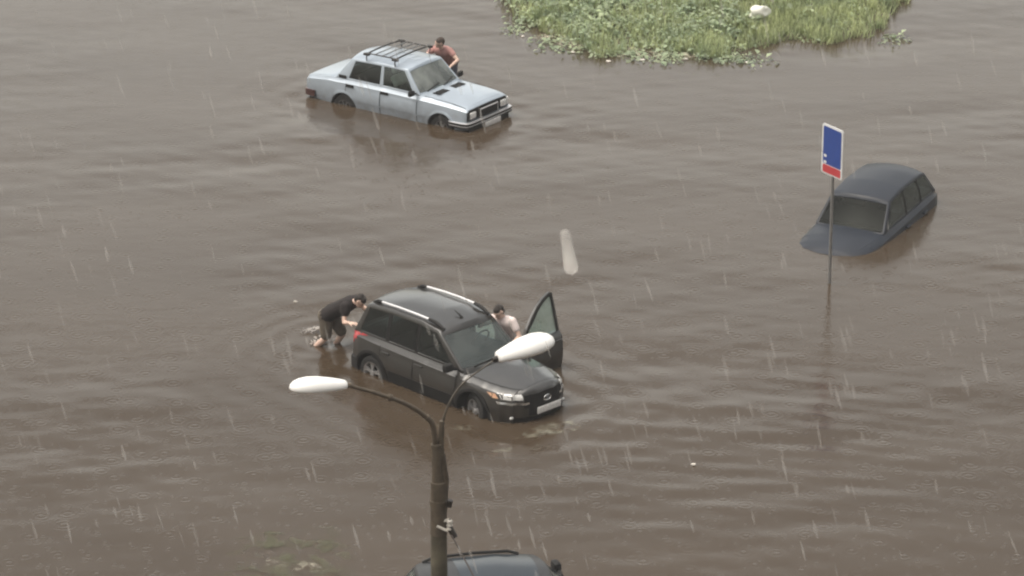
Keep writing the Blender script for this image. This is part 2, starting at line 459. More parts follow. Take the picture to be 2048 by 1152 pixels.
def wheel(parent, x, y, z, r, rim_r, rim_m, spokes=5, wd=0.19, steer=0.0):
    sg = 1 if y > 0 else -1
    h = wd / 2
    root = None
    bm = bmesh.new()
    add_lathe(bm, [(-h, rim_r), (-h * 0.98, r - 0.035), (-h * 0.75, r - 0.006), (-h * .3, r), (h * .3, r), (h * 0.75, r - 0.006), (h * 0.98, r - 0.035), (h, rim_r)], (0, 0, 0), 36)
    t = obj('wheel', bm, M['rubber'], parent, 30)
    t.location = (x, y, z); t.rotation_euler = (0, 0, steer)
    bm = bmesh.new(); f = sg * h
    add_lathe(bm, [(f * 1.02, rim_r), (f * 0.95, rim_r - 0.02), (f * 0.3, rim_r - 0.035), (-f, rim_r - 0.03)], (0, 0, 0), 36)
    add_lathe(bm, [(f * 0.25, 0.001), (f * 0.25, rim_r - 0.03)], (0, 0, 0), 36, 1)
    for k in range(spokes):
        a = 2 * math.pi * k / spokes + 0.3
        for da in ((-0.14, 0.14) if spokes == 5 else (0,)):
            add_box(bm, (math.cos(a + da) * rim_r * .52, f * 0.72, math.sin(a + da) * rim_r * .52), (rim_r * 0.86, 0.03, 0.028), (0, -(a + da * 1.6), 0))
    add_lathe(bm, [(f * 0.95, 0.001), (f * 0.95, 0.045), (f * .3, 0.06)], (0, 0, 0), 20)
    obj('rim', bm, [rim_m, M['well']], t, 30)
    return t

def arch_lip(parent, name, body, m, side, ax, az, r0, r1, off, a0=0, a1=180, proud=0.02):
    bm = bmesh.new(); P = []
    for a in np.linspace(R(a0), R(a1), 26):
        row = []
        for rr, o_ in ((r0, off - 0.06), (r0, off), ((r0 + r1) / 2, off + 0.004), (r1, off), (r1, off - 0.03)):
            x, z = ax + rr * math.cos(a), az + rr * math.sin(a)
            xx = min(max(x, body.S[0, 0] + .02), body.S[-1, 0] - .02)
            row.append((x, side * (body.side_y(xx, z) + o_), z))
        P.append(row)
    grid_mesh(bm, P)
    return obj(name, bm, m, parent, 40)

def seat_pair(parent, x, ys, m, zdeck, zh, lean=-0.16, bench=False):
    for y in ys:
        bm = bmesh.new()
        wd = 1.15 if bench else 0.46
        add_box(bm, (x + lean * .5, y, zdeck + (zh - zdeck) * .5), (0.13, wd, zh - zdeck), (0, math.atan2(lean, zh - zdeck) , 0), 0.05)
        if not bench:
            add_box(bm, (x + lean * 1.12, y, zh + 0.09), (0.09, 0.25, 0.15), (0, -0.2, 0), 0.035)
        obj('seat', bm, m, parent, 50)

def deck(parent, x0, x1, y, z, front_z=None):
    bm = bmesh.new()
    add_box(bm, ((x0 + x1) / 2, 0, z), (x1 - x0, 2 * y, 0.02))
    obj('cabin_trim', bm, M['interior'], parent)

# ---------------- silver sedan
SED_LOC, SED_ROT = (-1.055, 73.958, -0.326), (R(0.17), R(-0.34), R(-35.66))
sed = empty('parked_sedan', SED_LOC, SED_ROT); sed.name = 'boxy_sedan'
tag(sed, 'silver boxy old sedan with a roof rack, standing wheel-deep in brown floodwater', 'car', 'cars stranded in the flood')
SB = Body([
 (-3.60, .42, .66, .69, .68, .745, .62, .785, .80),
 (-3.53, .34, .735, .755, .735, .79, .67, .835, .85),
 (-3.00, .25, .76, .795, .755, .85, .70, .905, .925),
 (-2.40, .22, .77, .80, .76, .86, .70, .915, .93),
 (-1.50, .22, .77, .80, .76, .86, .70, .91, .92),
 (-.65, .22, .77, .80, .76, .84, .70, .895, .93),
 (-.30, .22, .77, .80, .755, .83, .68, .88, .925),
 (.25, .24, .765, .795, .75, .805, .66, .85, .89),
 (.56, .28, .755, .775, .74, .785, .64, .825, .855),
 (.64, .32, .745, .76, .73, .765, .62, .80, .82),
 (.67, .36, .735, .75, .72, .75, .61, .775, .79)])
SA = [(.04, .28, .355), (-2.53, .28, .345)]
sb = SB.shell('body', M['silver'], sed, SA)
arch_f = lambda ax, az, r: (lambda x: max(0.24, az + math.sqrt(max(0, r * r - (x - ax) ** 2))) if abs(x - ax) < r else 0.24)
for sd in (-1, 1):
    for x0, x1, aa in ((-1.54, -.60, SA[0]), (-2.46, -1.57, SA[1])):
        zl = arch_f(aa[0], aa[1], aa[2] + .03)
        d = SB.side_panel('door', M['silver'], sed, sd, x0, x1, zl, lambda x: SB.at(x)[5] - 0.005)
        for gx in (x0 - .015, x1 + .012): SB.seam(d, sd, gx, .26 if abs(gx - aa[0]) > .42 else .60, SB.at(gx)[5] - .01)
        bm = bmesh.new(); hx = x0 + 0.10
        add_box(bm, (hx, sd * (SB.side_y(hx, .80) + .016), .805), (0.20, 0.03, 0.065), None, 0.01)
        obj('handle', bm, M['black'], d)
    for ax, az, ar in SA: arch_lip(sed, 'wheel_arch', SB, M['silver'], sd, ax, az, ar, ar + .045, .010, 5, 175)
    # side moulding
    bm = bmesh.new()
    P = [[(x, sd * (SB.side_y(x, z) + .009), z) for z in (.475, .505)] for x in np.linspace(-2.14, -.36, 20)]
    grid_mesh(bm, P); obj('side_moulding', bm, M['silver'], sed)
hood = SB.top_panel('hood', M['silver'], sed, -.46, .60, .655)
for sd in (-1, 1):
    bm = bmesh.new()
    grid_mesh(bm, [[(x, y, SB.top_z(x, y) + .0065) for y in (sd * .657, sd * .669)] for x in np.linspace(-.46, .60, 14)])
    obj('shut_line', bm, M['well'], hood)
trunk = SB.top_panel('trunk_lid', M['silver'], sed, -3.50, -2.86, .64)
for y in (-.30, .26):
    bm = bmesh.new()
    for k in range(5):
        add_box(bm, (-.37 + .035 * k - .0, y, SB.top_z(-.3, y) + .010), (.022, .34, .012))
    add_box(bm, (-.30, y, SB.top_z(-.3, y) + .005), (.19, .36, .006))
    obj('hood_vent', bm, M['black'], hood)
SC = Cabin([(-2.80, .90, -2.44, 1.345), (-2.46, .90, -2.31, 1.355), (-1.62, .90, -1.64, 1.375), (-1.53, .90, -1.57, 1.375), (-.71, .885, -1.07, 1.362), (-.56, .885, -.97, 1.358)],
           .705, .575, (0, .09, .90, 1), .062, .07, -.05)
SC.build(sed, 'cabin_frame', M['silver'], M['silver'], (1, 3), (), .04, {1: M['glass_tint'], 3: M['glass_clear']}, front_m=M['glass_sheen'])
deck(sed, -2.75, -.62, .66, .935)
seat_pair(sed, -1.22, (-.40,), M['seat_pale'], .92, 1.17); seat_pair(sed, -1.45, (.36,), M['seat_pale'], .92, 1.15)
seat_pair(sed, -2.42, (0,), M['seat_dark'], .92, 1.12, bench=True)
bm = bmesh.new(); add_box(bm, (-.86, 0, .965), (.22, 1.2, .07), None, .03); obj('dashboard', bm, M['seat_dark'], sed)
bm = bmesh.new()
pts = [(-1.12 + .07 * math.sin(a), .36 + .19 * math.cos(a), 1.03 + .17 * math.sin(a)) for a in np.linspace(0, 2 * math.pi, 25)]
add_tube(bm, pts, .014, 8, False); obj('steering_wheel', bm, M['black'], sed)
for y0 in (-.45, .08):
    bm = bmesh.new()
    a = [SC.end(5, v, u, .07, -.02) for v, u in ((.10, y0 / .7), (.17, y0 / .7 + .30), (.24, y0 / .7 + .62))]
    add_tube(bm, a, .012, 6); obj('wiper', bm, M['black'], sed)
for sd in (-1, 1):
    bm = bmesh.new()
    add_box(bm, (-2.60, sd * .708, .955), (.20, .012, .07), (0, 0, 0), .005)
    obj('pillar_vent', bm, M['black'], sed)
    bm = bmesh.new()
    add_box(bm, (-.66, sd * .86, .955), (.075, .17, .12), (0, 0, sd * .15), .03)
    add_tube(bm, [(-.66, sd * .70, .92), (-.66, sd * .80, .93)], .02, 8)
    obj('mirror', bm, M['black'], sed)
# front
fp = SB.front_panel('grille_surround', M['black'], sed, np.linspace(-.725, .725, 21), .545, lambda y: .785 - .02 * abs(y), .010, .04)
bm = bmesh.new()
add_box(bm, (.695, 0, .640), (.05, .60, .175), None, .012, 0)
for k in range(10): add_box(bm, (.722, 0, .565 + k * .015), (.012, .55, .008), None, 0, 0)
add_box(bm, (.722, 0, .722), (.022, .62, .026), None, .006, 1)
add_box(bm, (.722, -.305, .635), (.014, .012, .15), None, .003, 1); add_box(bm, (.722, .305, .635), (.014, .012, .15), None, .003, 1)
obj('grille', bm, [M['black'], M['rail']], sed)
for sd in (-1, 1):
    bm = bmesh.new(); add_box(bm, (.688, sd * .535, .645), (.05, .205, .140), None, .025)
    h_ = obj('headlight', bm, M['lens'], sed)
    bm = bmesh.new(); add_box(bm, (.672, sd * .692, .655), (.05, .06, .165), None, .012)
    obj('indicator', bm, M['lens'] if sd > 0 else M['black'], h_)
bm = bmesh.new()
path = [(.30, -.84), (.62, -.835), (.735, -.79), (.765, -.70), (.775, 0), (.765, .70), (.735, .79), (.62, .835), (.30, .84)]
for z0, z1, mi, g in ((.405, .442, 1, 0), (.442, .464, 0, .0), (.464, .505, 1, -.006), (.505, .524, 0, -.002)):
    P = []
    for x, y in path:
        s_ = 1 - 0.03
        P.append([(x - .07, y * .93, z0), (x + g, y, z0 + .004), (x + g, y, z1 - .004), (x - .07, y * .93, z1)])
    grid_mesh(bm, P, mi)
obj('front_bumper', bm, [M['rail'], M['black']], sed, 40)
bm = bmesh.new(); add_box(bm, (.800, 0.02, .385), (.012, .54, .115), None, .004); obj('number_plate', bm, M['plate'], sed)
bm = bmesh.new(); add_box(bm, (.69, 0, .34), (.08, 1.40, .10), None, .03); obj('valance', bm, M['black'], sed)
# rear
bm = bmesh.new()
P = [[(x - .0, y * .93, .40), (x, y, .41), (x, y, .54), (x + .03, y * .93, .55)] for x, y in [(-3.30, -.80), (-3.50, -.79), (-3.59, -.75), (-3.63, -.6), (-3.64, 0), (-3.63, .6), (-3.59, .75), (-3.50, .79), (-3.30, .80)]]
grid_mesh(bm, P); obj('rear_bumper', bm, M['darkred'], sed, 40)
for sd in (-1, 1):
    SB.front_panel('tail_light', M['darkred'], sed, np.linspace(sd * .66, sd * .30, 8), .585, .735, .012, .03, 4, True)
for x in (0.04, -2.53):
    for sd in (-1, 1): wheel(sed, x, sd * .685, .285, .292, .175, M['steel'], 8, .165)
# roof rack: lifts off, a thing of its own
rack = empty('roof_rack', Vector(SED_LOC), SED_ROT)
tag(rack, 'dark metal roof rack of two crossbars and thin rails on the silver sedan', 'roof rack')
RZ = 1.535
for x in (-2.02, -1.27):
    bm = bmesh.new()
    add_tube(bm, [(x, -.62, RZ - .01), (x, -.3, RZ + .012), (x, 0, RZ + .016), (x, .3, RZ + .012), (x, .62, RZ - .01)], .019, 8)
    obj('crossbar', bm, M['insul'], rack)
    for sd in (-1, 1):
        bm = bmesh.new()
        add_box(bm, (x, sd * .60, RZ - .015), (.15, .075, .05), None, .012)
        add_tube(bm, [(x, sd * .60, RZ - .02), (x, sd * .612, 1.44), (x - .0, sd * .605, 1.375)], .014, 8)
        obj('foot', bm, M['insul'], rack)
for y in (-.56, .56):
    bm = bmesh.new(); add_tube(bm, [(-2.06, y, RZ - .004), (-1.23, y, RZ - .004)], .014, 8); obj('side_rail', bm, M['insul'], rack)
for x in (-1.83, -1.645, -1.46):
    bm = bmesh.new(); add_tube(bm, [(x, -.57, RZ + .0), (x, 0, RZ + .010), (x, .57, RZ + .0)], .013, 6); obj('slat', bm, M['steel'], rack)

# ---------------- grey wagon
SUV_LOC, SUV_ROT = (-0.014, 58.190, -0.250), (R(-0.28), R(0.14), R(-44.71))
suv = empty('family_wagon', SUV_LOC, SUV_ROT)
tag(suv, 'dark graphite family wagon with silver roof rails and its front door wide open', 'car', 'cars stranded in the flood')
VB = Body([
 (-3.24, .40, .52, .58, .58, .84, .54, .90, .91),
 (-3.18, .30, .68, .715, .70, .87, .64, .94, .95),
 (-3.00, .22, .755, .785, .75, .89, .69, .955, .965),
 (-2.60, .18, .78, .81, .775, .88, .70, .94, .95),
 (-2.00, .18, .78, .81, .78, .865, .70, .92, .93),
 (-1.30, .18, .78, .81, .78, .85, .70, .91, .92),
 (-.70, .18, .78, .81, .78, .835, .70, .90, .93),
 (-.35, .18, .78, .81, .77, .815, .68, .87, .965),
 (.05, .18, .775, .81, .755, .795, .64, .845, .95),
 (.30, .18, .76, .785, .72, .775, .58, .825, .915),
 (.46, .20, .71, .735, .675, .755, .53, .805, .885),
 (.62, .22, .60, .625, .585, .75, .48, .80, .865),
 (.74, .25, .43, .45, .42, .735, .37, .785, .84),
 (.80, .28, .30, .31, .29, .725, .26, .77, .815),
 (.825, .32, .20, .21, .195, .71, .17, .75, .785)], .52)
VA = [(-.14, .29, .365), (-2.64, .29, .36)]
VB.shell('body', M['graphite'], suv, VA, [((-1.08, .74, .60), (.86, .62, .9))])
for sd in (-1, 1):
    for x0, x1, aa in ((-1.58, -.56, VA[0]), (-2.40, -1.61, VA[1])):
        if sd > 0 and x0 == -1.58: continue
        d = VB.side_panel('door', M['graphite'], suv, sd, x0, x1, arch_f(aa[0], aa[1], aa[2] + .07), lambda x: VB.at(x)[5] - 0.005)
        for gx in (x0 - .015, x1 + .012): VB.seam(d, sd, gx, .42 if abs(gx - aa[0]) > .45 else .66, VB.at(gx)[5] - .01)
        bm = bmesh.new(); hx = x0 + 0.13
        add_box(bm, (hx, sd * (VB.side_y(hx, .76) + .022), .765), (0.20, 0.04, 0.04), None, 0.012)
        obj('handle', bm, M['graphite'], d)
    for ax, az, ar in VA: arch_lip(suv, 'wheel_arch', VB, M['black'], sd, ax, az, ar, ar + .055, .016, -8, 188)
    VB.side_panel('sill_cladding', M['black'], suv, sd, -2.20, -.58, .20, .47, .012)  # black cladding, carried higher to stand in for a dark reflection too
VB.top_panel('hood', M['graphite'], suv, -.34, .66, lambda x: float(np.interp(x, [-.4, .05, .3, .46, .62, .7], [.655, .62, .56, .50, .42, .33])))
hw = lambda x: float(np.interp(x, [-.4, .05, .3, .46, .62, .7], [.655, .62, .56, .50, .42, .33]))
for sd in (-1, 1):
    bm = bmesh.new()
    grid_mesh(bm, [[(x, y, VB.top_z(x, y) + .0065) for y in (sd * (hw(x) + .002), sd * (hw(x) + .014))] for x in np.linspace(-.34, .66, 16)])
    obj('shut_line', bm, M['well'], suv)
VC = Cabin([(-3.14, .935, -2.88, 1.455), (-3.00, .935, -2.78, 1.485), (-2.36, .925, -2.34, 1.512), (-2.27, .925, -2.25, 1.514), (-1.64, .915, -1.62, 1.512), (-1.56, .915, -1.53, 1.508), (-.66, .905, -1.25, 1.462), (-.47, .90, -1.13, 1.442)],
           .705, .61, (0, .07, .87, 1), .052, .10, -.06, .03)
VC.build(suv, 'cabin_frame', M['graphite'], M['black'], (1, 3, 5), (2, 4), .04, {1: M['glass_tint'], 3: M['glass_tint'], 5: M['glass_side']}, skip=((1, 5),), front_m=M['glass_faint_sheen'])
deck(suv, -3.05, -.55, .66, .95)
seat_pair(suv, -1.55, (-.36, .36), M['seat_dark'], .93, 1.16); seat_pair(suv, -2.35, (0,), M['seat_dark'], .93, 1.15, bench=True)
bm = bmesh.new(); add_box(bm, (-.80, 0, .985), (.26, 1.22, .08), None, .035); obj('dashboard', bm, M['interior'], suv)
bm = bmesh.new()
pts = [(-1.10 + .07 * math.sin(a), .36 + .18 * math.cos(a), 1.05 + .16 * math.sin(a)) for a in np.linspace(0, 2 * math.pi, 25)]
add_tube(bm, pts, .015, 8, False); obj('steering_wheel', bm, M['black'], suv)
# cowl strip and wipers
bm = bmesh.new()
P = []
for u in np.linspace(-1, 1, 15):
    a = VC.end(7, .03, u, .09, -.006); b = VC.end(7, 0.0, u, .09, -.07)
    P.append([(a[0], a[1], a[2] + .012), (b[0] + .03, b[1] * .97, VB.top_z(b[0] + .03, b[1] * .97) + .012)])
grid_mesh(bm, P); obj('cowl', bm, M['black'], suv)
for y0 in (-.62, .02):
    bm = bmesh.new()
    a = [VC.end(7, v, u, .09, -.02) for v, u in ((.07, y0), (.10, y0 + .35), (.13, y0 + .72))]
    add_tube(bm, a, .013, 6); obj('wiper', bm, M['black'], suv)
for sd in (-1, 1):
    bm = bmesh.new()
    zr = 1.545
    pts = [(-2.62, sd * .535, zr), (-2.2, sd * .545, zr + .018), (-1.8, sd * .55, zr + .02), (-1.42, sd * .545, zr + .008)]
    add_tube(bm, pts, .022, 10)
    rl = obj('roof_rail', bm, M['rail'], suv)
    bm = bmesh.new()
    add_tube(bm, [(-2.60, sd * .535, zr), (-2.70, sd * .53, zr - .008), (-2.82, sd * .52, 1.485)], [.026, .034, .028], 10)
    obj('rail_foot', bm, M['black'], rl)
    bm = bmesh.new()
    add_tube(bm, [(-1.44, sd * .545, zr + .008), (-1.28, sd * .54, zr - .012), (-1.08, sd * .535, 1.462)], [.027, .036, .024], 10)
    obj('rail_foot', bm, M['black'], rl)
bm = bmesh.new()
add_tube(bm, [(-1.17, -.02, 1.515), (-1.25, -.02, 1.56), (-1.36, -.02, 1.60)], [.024, .015, .006], 8); obj('antenna', bm, M['black'], suv)
bm = bmesh.new(); add_box(bm, (-.63, -.885, .985), (.12, .20, .15), (0, 0, -.12), .045); add_tube(bm, [(-.60, -.72, .93), (-.62, -.82, .95)], .03, 8)
obj('mirror', bm, M['black'], suv)
# front face
VB.front_panel('grille', M['black'], suv, np.linspace(-.44, .44, 25), lambda y: .515, lambda y: .765 - .10 * y * y - .02 * abs(y), .012, .05)
bm = bmesh.new()
fx = VB.front_x(0, .62) + .03
pts = [(fx, .085 * math.cos(a), .63 + .05 * math.sin(a)) for a in np.linspace(0, 2 * math.pi, 25)]
add_tube(bm, pts, .008, 6, False)
add_tube(bm, [(fx + .004, -.045, .60), (fx + .004, .0, .605), (fx + .004, .05, .64), (fx + .004, .01, .668), (fx + .004, -.03, .645), (fx + .004, -.025, .605)], .009, 6)
obj('badge', bm, M['chrome'], suv)
for sd in (-1, 1):
    hl = VB.front_panel('headlight', M['lens'], suv, np.linspace(sd * .455, sd * .695, 10), lambda y: .660 + .02 * (abs(y) - .45), lambda y: .755 + .0 * abs(y), .010, .03)
    VB.front_panel('indicator', M['amber'], hl, np.linspace(sd * .712, sd * .745, 5), .668, .742, .008, .03)
    ch = VB.front_panel('chrome_strip', M['chrome'], suv, np.linspace(sd * .735, sd * .36, 14), lambda y: .578 + .02 * (abs(y) - .4), lambda y: .618 + .02 * (abs(y) - .4), .020, .03, 3)
    bm = bmesh.new()
    xf = VB.front_x(.62, .36)
    add_box(bm, (xf + .005, sd * .615, .352), (.05, .07, .05), None, .02); obj('fog_light', bm, M['lens'], suv)
VB.front_panel('lower_grille', M['black'], suv, np.linspace(-.62, .62, 25), .24, .345, .012, .04)
VB.front_panel('plate_surround', M['black'], suv, np.linspace(-.36, .38, 15), .375, .515, .012, .04)
bm = bmesh.new(); xf = VB.front_x(.0, .46)
add_box(bm, (xf + .045, .03, .455), (.014, .56, .118), None, .004); obj('number_plate', bm, M['plate'], suv)
for sd in (-1, 1):
    t = VB.front_panel('tail_light', M['red'], suv, np.linspace(sd * .72, sd * .52, 8), .72, .93, .012, .04, 5, True)
    bm = bmesh.new()
    P = [[(x, sd * (VB.side_y(x, z) + .008), z) for z in np.linspace(.80, .925, 4)] for x in np.linspace(-3.19, -3.04, 4)]
    grid_mesh(bm, P); obj('side_lens', bm, M['red'], t)
bm = bmesh.new()
P = [[(x + .05, y * .95, .22), (x, y, .26), (x, y, .46), (x + .05, y * .95, .50)] for x, y in [(-2.98, -.79), (-3.20, -.735), (-3.29, -.56), (-3.31, 0), (-3.29, .56), (-3.20, .735), (-2.98, .79)]]
grid_mesh(bm, P); obj('rear_bumper', bm, M['black'], suv, 50)
for x in (-.14, -2.62):
    for sd in (-1, 1): wheel(suv, x, sd * (.70 if x < -1 else .65), .295, .305, .20, M['alloy'], 5, .185, 0 if x < -1 else R(-17))
# open front door: hinge at the front edge
hx, hy = -.56, .795
door = empty('door_pivot', (hx + .04, hy, 0), (0, 0, R(-85))); door.parent = suv
def dl(x, z, o=0.0):   # door-local from the closed position
    return (x - hx, (VB.side_y(min(x, -.56), min(z, .85)) - hy + o) if z < .86 else (-.075 - (z - .90) / .55 * .12 + o), z)
bm = bmesh.new(); Po = []; Pi = []
for x in np.linspace(-1.66, -.57, 14):
    Po.append([dl(x, z, .003) for z in np.linspace(.21, .90, 9)]); Pi.append([dl(x, z, -.09) for z in np.linspace(.21, .90, 9)])
grid_mesh(bm, Po); grid_mesh(bm, Pi); rim(bm, Po, Pi)
dpanel = obj('open_door', bm, M['graphite'], suv, 30)
dpanel.location = door.location; dpanel.rotation_euler = door.rotation_euler
bpy.data.objects.remove(door)
ring = [(-.62, .905), (-.80, 1.12), (-.99, 1.30), (-1.17, 1.44), (-1.38, 1.545), (-1.56, 1.60), (-1.625, 1.575), (-1.645, 1.20), (-1.655, .905)]
bm = bmesh.new()
P = []
for k, (x, z) in enumerate(ring):
    a = ring[max(k - 1, 0)]; b = ring[min(k + 1, len(ring) - 1)]
    t = Vector((b[0] - a[0], b[1] - a[1])).normalized(); nrm = Vector((t.y, -t.x)) * -1   # inward
    cx, cz = -1.2, 1.1
    if (cx - x) * nrm.x + (cz - z) * nrm.y < 0: nrm = -nrm
    wv = .05
    P.append([dl(x, z, .0), dl(x + nrm.x * wv, z + nrm.y * wv, .0), dl(x + nrm.x * wv, z + nrm.y * wv, -.045), dl(x, z, -.045), dl(x, z, 0)])
grid_mesh(bm, P)
bmesh.ops.remove_doubles(bm, verts=bm.verts, dist=.0005)
obj('window_frame', bm, M['graphite'], dpanel, 30)
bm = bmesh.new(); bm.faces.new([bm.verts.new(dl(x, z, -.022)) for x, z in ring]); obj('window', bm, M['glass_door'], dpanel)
bm = bmesh.new()
P = []
for k, (x, z) in enumerate(ring):
    nx_, nz_ = (-1.2 - x), (1.08 - z); L = math.hypot(nx_, nz_)
    P.append([dl(x + nx_ / L * .045, z + nz_ / L * .045, .004), dl(x + nx_ / L * .085, z + nz_ / L * .085, .004)])
grid_mesh(bm, P); obj('window_seal', bm, M['black'], dpanel)
bm = bmesh.new(); add_box(bm, dl(-.70, .985, .14), (.12, .20, .15), None, .045); add_tube(bm, [dl(-.68, .93, 0), dl(-.69, .95, .09)], .028, 8)
obj('mirror', bm, M['black'], dpanel)
bm = bmesh.new(); add_box(bm, dl(-1.52, .765, .022), (.20, .04, .04), None, .012); obj('handle', bm, M['graphite'], dpanel)
P = [[dl(x, z, -.094) for z in (.30, .55, .84)] for x in (-1.58, -1.0, -.64)]
bm = bmesh.new(); grid_mesh(bm, P); obj('door_card', bm, M['interior'], dpanel)

# ---------------- generic dark hatchback used at the bottom and right edges
HK = [
 (-3.20, .40, .55, .60, .58, .84, .54, .90, .91), (-3.14, .30, .70, .735, .715, .87, .65, .93, .94), (-2.9, .22, .76, .80, .77, .89, .70, .95, .96),
 (-2.2, .18, .79, .825, .79, .88, .71, .93, .94), (-1.3, .18, .79, .825, .79, .86, .71, .92, .93), (-.6, .18, .79, .825, .785, .84, .70, .91, .95),
 (-.3, .18, .79, .82, .775, .83, .68, .89, .965), (.1, .18, .78, .81, .75, .81, .64, .86, .945), (.40, .2, .74, .765, .70, .78, .56, .83, .90),
 (.60, .22, .64, .66, .60, .75, .46, .79, .85), (.72, .26, .46, .48, .44, .70, .36, .74, .79), (.78, .32, .28, .30, .28, .64, .24, .68, .71)]
def hatch(name, loc, rot, paint, label, sunroof, rails, mirrors=True, mo=(0, 0, 0)):
    c = empty(name, loc, rot); tag(c, label, 'car', 'cars stranded in the flood')
    B = Body(HK, .54)
    A = [(-.10, .30, .36), (-2.62, .30, .36)]
    B.shell('body', paint, c, A)
    for sd in (-1, 1):
        for x0, x1, aa in ((-1.55, -.56, A[0]), (-2.42, -1.58, A[1])):
            d = B.side_panel('door', paint, c, sd, x0, x1, arch_f(aa[0], aa[1], aa[2] + .05), lambda x: B.at(x)[5] - 0.005)
            bm = bmesh.new(); add_box(bm, (x0 + .13, sd * (B.side_y(x0 + .13, .76) + .02), .765), (.2, .04, .04), None, .012); obj('handle', bm, paint, d)
        if mirrors:
            bm = bmesh.new(); add_box(bm, (-.66 + mo[0], sd * (.90 + mo[1]), .985 + mo[2]), (.13, .22, .155), (0, 0, sd * .12), .05); add_tube(bm, [(-.62 + mo[0], sd * .72, .93), (-.64 + mo[0], sd * (.84 + mo[1]), .955 + mo[2])], .03, 8)
            obj('mirror', bm, M['black'], c)
        hl = B.front_panel('headlight', M['lens'], c, np.linspace(sd * .42, sd * .68, 9), .65, .735, .010, .03)
        B.front_panel('tail_light', M['darkred'], c, np.linspace(sd * .72, sd * .5, 7), .70, .9, .012, .03, 4, True)
        for x in (-.10, -2.62): wheel(c, x, sd * .71, .30, .31, .20, M['alloy'], 5, .185)
    B.top_panel('hood', paint, c, -.36, .60, lambda x: float(np.interp(x, [-.4, .1, .4, .6], [.66, .61, .52, .42])))
    B.front_panel('grille', M['black'], c, np.linspace(-.40, .40, 15), .50, .66, .012, .04)
    B.front_panel('lower_grille', M['black'], c, np.linspace(-.55, .55, 15), .25, .36, .012, .04)
    bm = bmesh.new(); xf = B.front_x(0, .44); add_box(bm, (xf + .035, 0, .44), (.014, .52, .112), None, .004); obj('number_plate', bm, M['plate'], c)
    K = Cabin([(-3.06, .93, -2.70, 1.40), (-2.94, .93, -2.62, 1.425), (-2.36, .925, -2.30, 1.455), (-2.28, .925, -2.22, 1.458), (-1.62, .92, -1.60, 1.465), (-1.54, .92, -1.52, 1.462), (-.64, .91, -1.06, 1.41), (-.44, .90, -.96, 1.395)],
              .71, .585, (0, .07, .88, 1), .07, .09, -.06, .03)
    K.build(c, 'cabin_frame', paint, M['black'], (1, 3, 5), (2, 4), .04, {1: M['glass_tint'], 3: M['glass_tint'], 5: M['glass_side']}, front_m=M['glass_dull'])
    deck(c, -2.95, -.55, .66, .955)
    seat_pair(c, -1.5, (-.36, .36), M['seat_dark'], .93, 1.15); seat_pair(c, -2.3, (0,), M['seat_dark'], .93, 1.13, bench=True)
    if sunroof:
        bm = bmesh.new(); P = []
        for t in np.linspace(0, 1, 8):
            x = -2.20 + t * 1.12
            row = []
            for u in np.linspace(-.80, .80, 11):
                zt = np.interp(x, [-2.30, -1.56, -1.06, -.96], [1.456, 1.464, 1.41, 1.395])
                row.append((x + .05 * t * (1 - u * u), u * .585, zt + .07 * (1 - u * u) + .006))
            P.append(row)
        Q = [[(a, b, z - .02) for a, b, z in r] for r in P]
        grid_mesh(bm, P); grid_mesh(bm, Q); rim(bm, P, Q)
        obj('sunroof', bm, M['glass_roof'], c, 40)
    if rails:
        for sd in (-1, 1):
            bm = bmesh.new(); add_tube(bm, [(-2.62, sd * .55, 1.44), (-2.45, sd * .55, 1.50), (-1.85, sd * .555, 1.515), (-1.35, sd * .55, 1.50), (-1.18, sd * .545, 1.45)], [.02, .024, .024, .024, .02], 8)
            obj('roof_rail', bm, M['black'], c)
    return c
# bottom-edge car: heads right and slightly away, left mirror showing beyond its roof
hatch('dark_hatchback', (1.36, 49.34, -0.29), (0, 0, R(12)), M['darkcar'], 'dark car behind the lamp post, only its bluish glass roof and mirror showing', True, True, True, (.14, .04, .02))
hatch('blue_hatchback', (6.26, 66.25, -0.77), (0, R(1.5), R(-118)), M['navy'], 'dark blue-grey car standing in the water below the blue sign', False, False, False)

# ------------------------------------------------------------------ people
def fuse(name, caps, m, parent, voxel=0.010, smooth=5):
    bm = bmesh.new()
    for c in caps: add_capsule(bm, *c)
    me = bpy.data.meshes.new(name); bm.to_mesh(me); bm.free()
    o = link(name, me, m)
    baked(o, [('REMESH', dict(mode='VOXEL', voxel_size=voxel)), ('SMOOTH', dict(factor=0.5, iterations=smooth))])
    shade(o.data, 180)
    if parent: o.parent = parent
    return o

def hand_caps(wrist, d, palm_n, sg, curl=0.5):
    """palm, four fingers of unequal length with two bends, thumb from the side of the palm"""
    w_ = Vector(wrist); d = Vector(d).normalized(); n = Vector(palm_n); n = (n - d * n.dot(d)).normalized()
    s = d.cross(n) * sg       # towards the thumb side
    caps = []
    for k, off in enumerate((.030, .010, -.010, -.029)):
        b = w_ + d * .095 + s * off
        caps.append((w_ + d * .01 + s * off * .7, .0165, b, .0135))
        L = (.072, .080, .075, .058)[k]
        a1 = d * math.cos(curl * .6) + n * math.sin(curl * .6); a2 = d * math.cos(curl * 1.5) + n * math.sin(curl * 1.5)
        m1 = b + a1 * L * .5 + s * off * .10
        caps += [(b, .0105, m1, .0095), (m1, .0095, m1 + a2 * L * .5, .008)]
    t0 = w_ + d * .03 + s * .030; t1 = t0 + d * .035 + s * .030 + n * .012; t2 = t1 + d * .032 + s * .008 + n * .012
    caps += [(t0, .015, t1, .0115), (t1, .0115, t2, .0095)]
    return caps

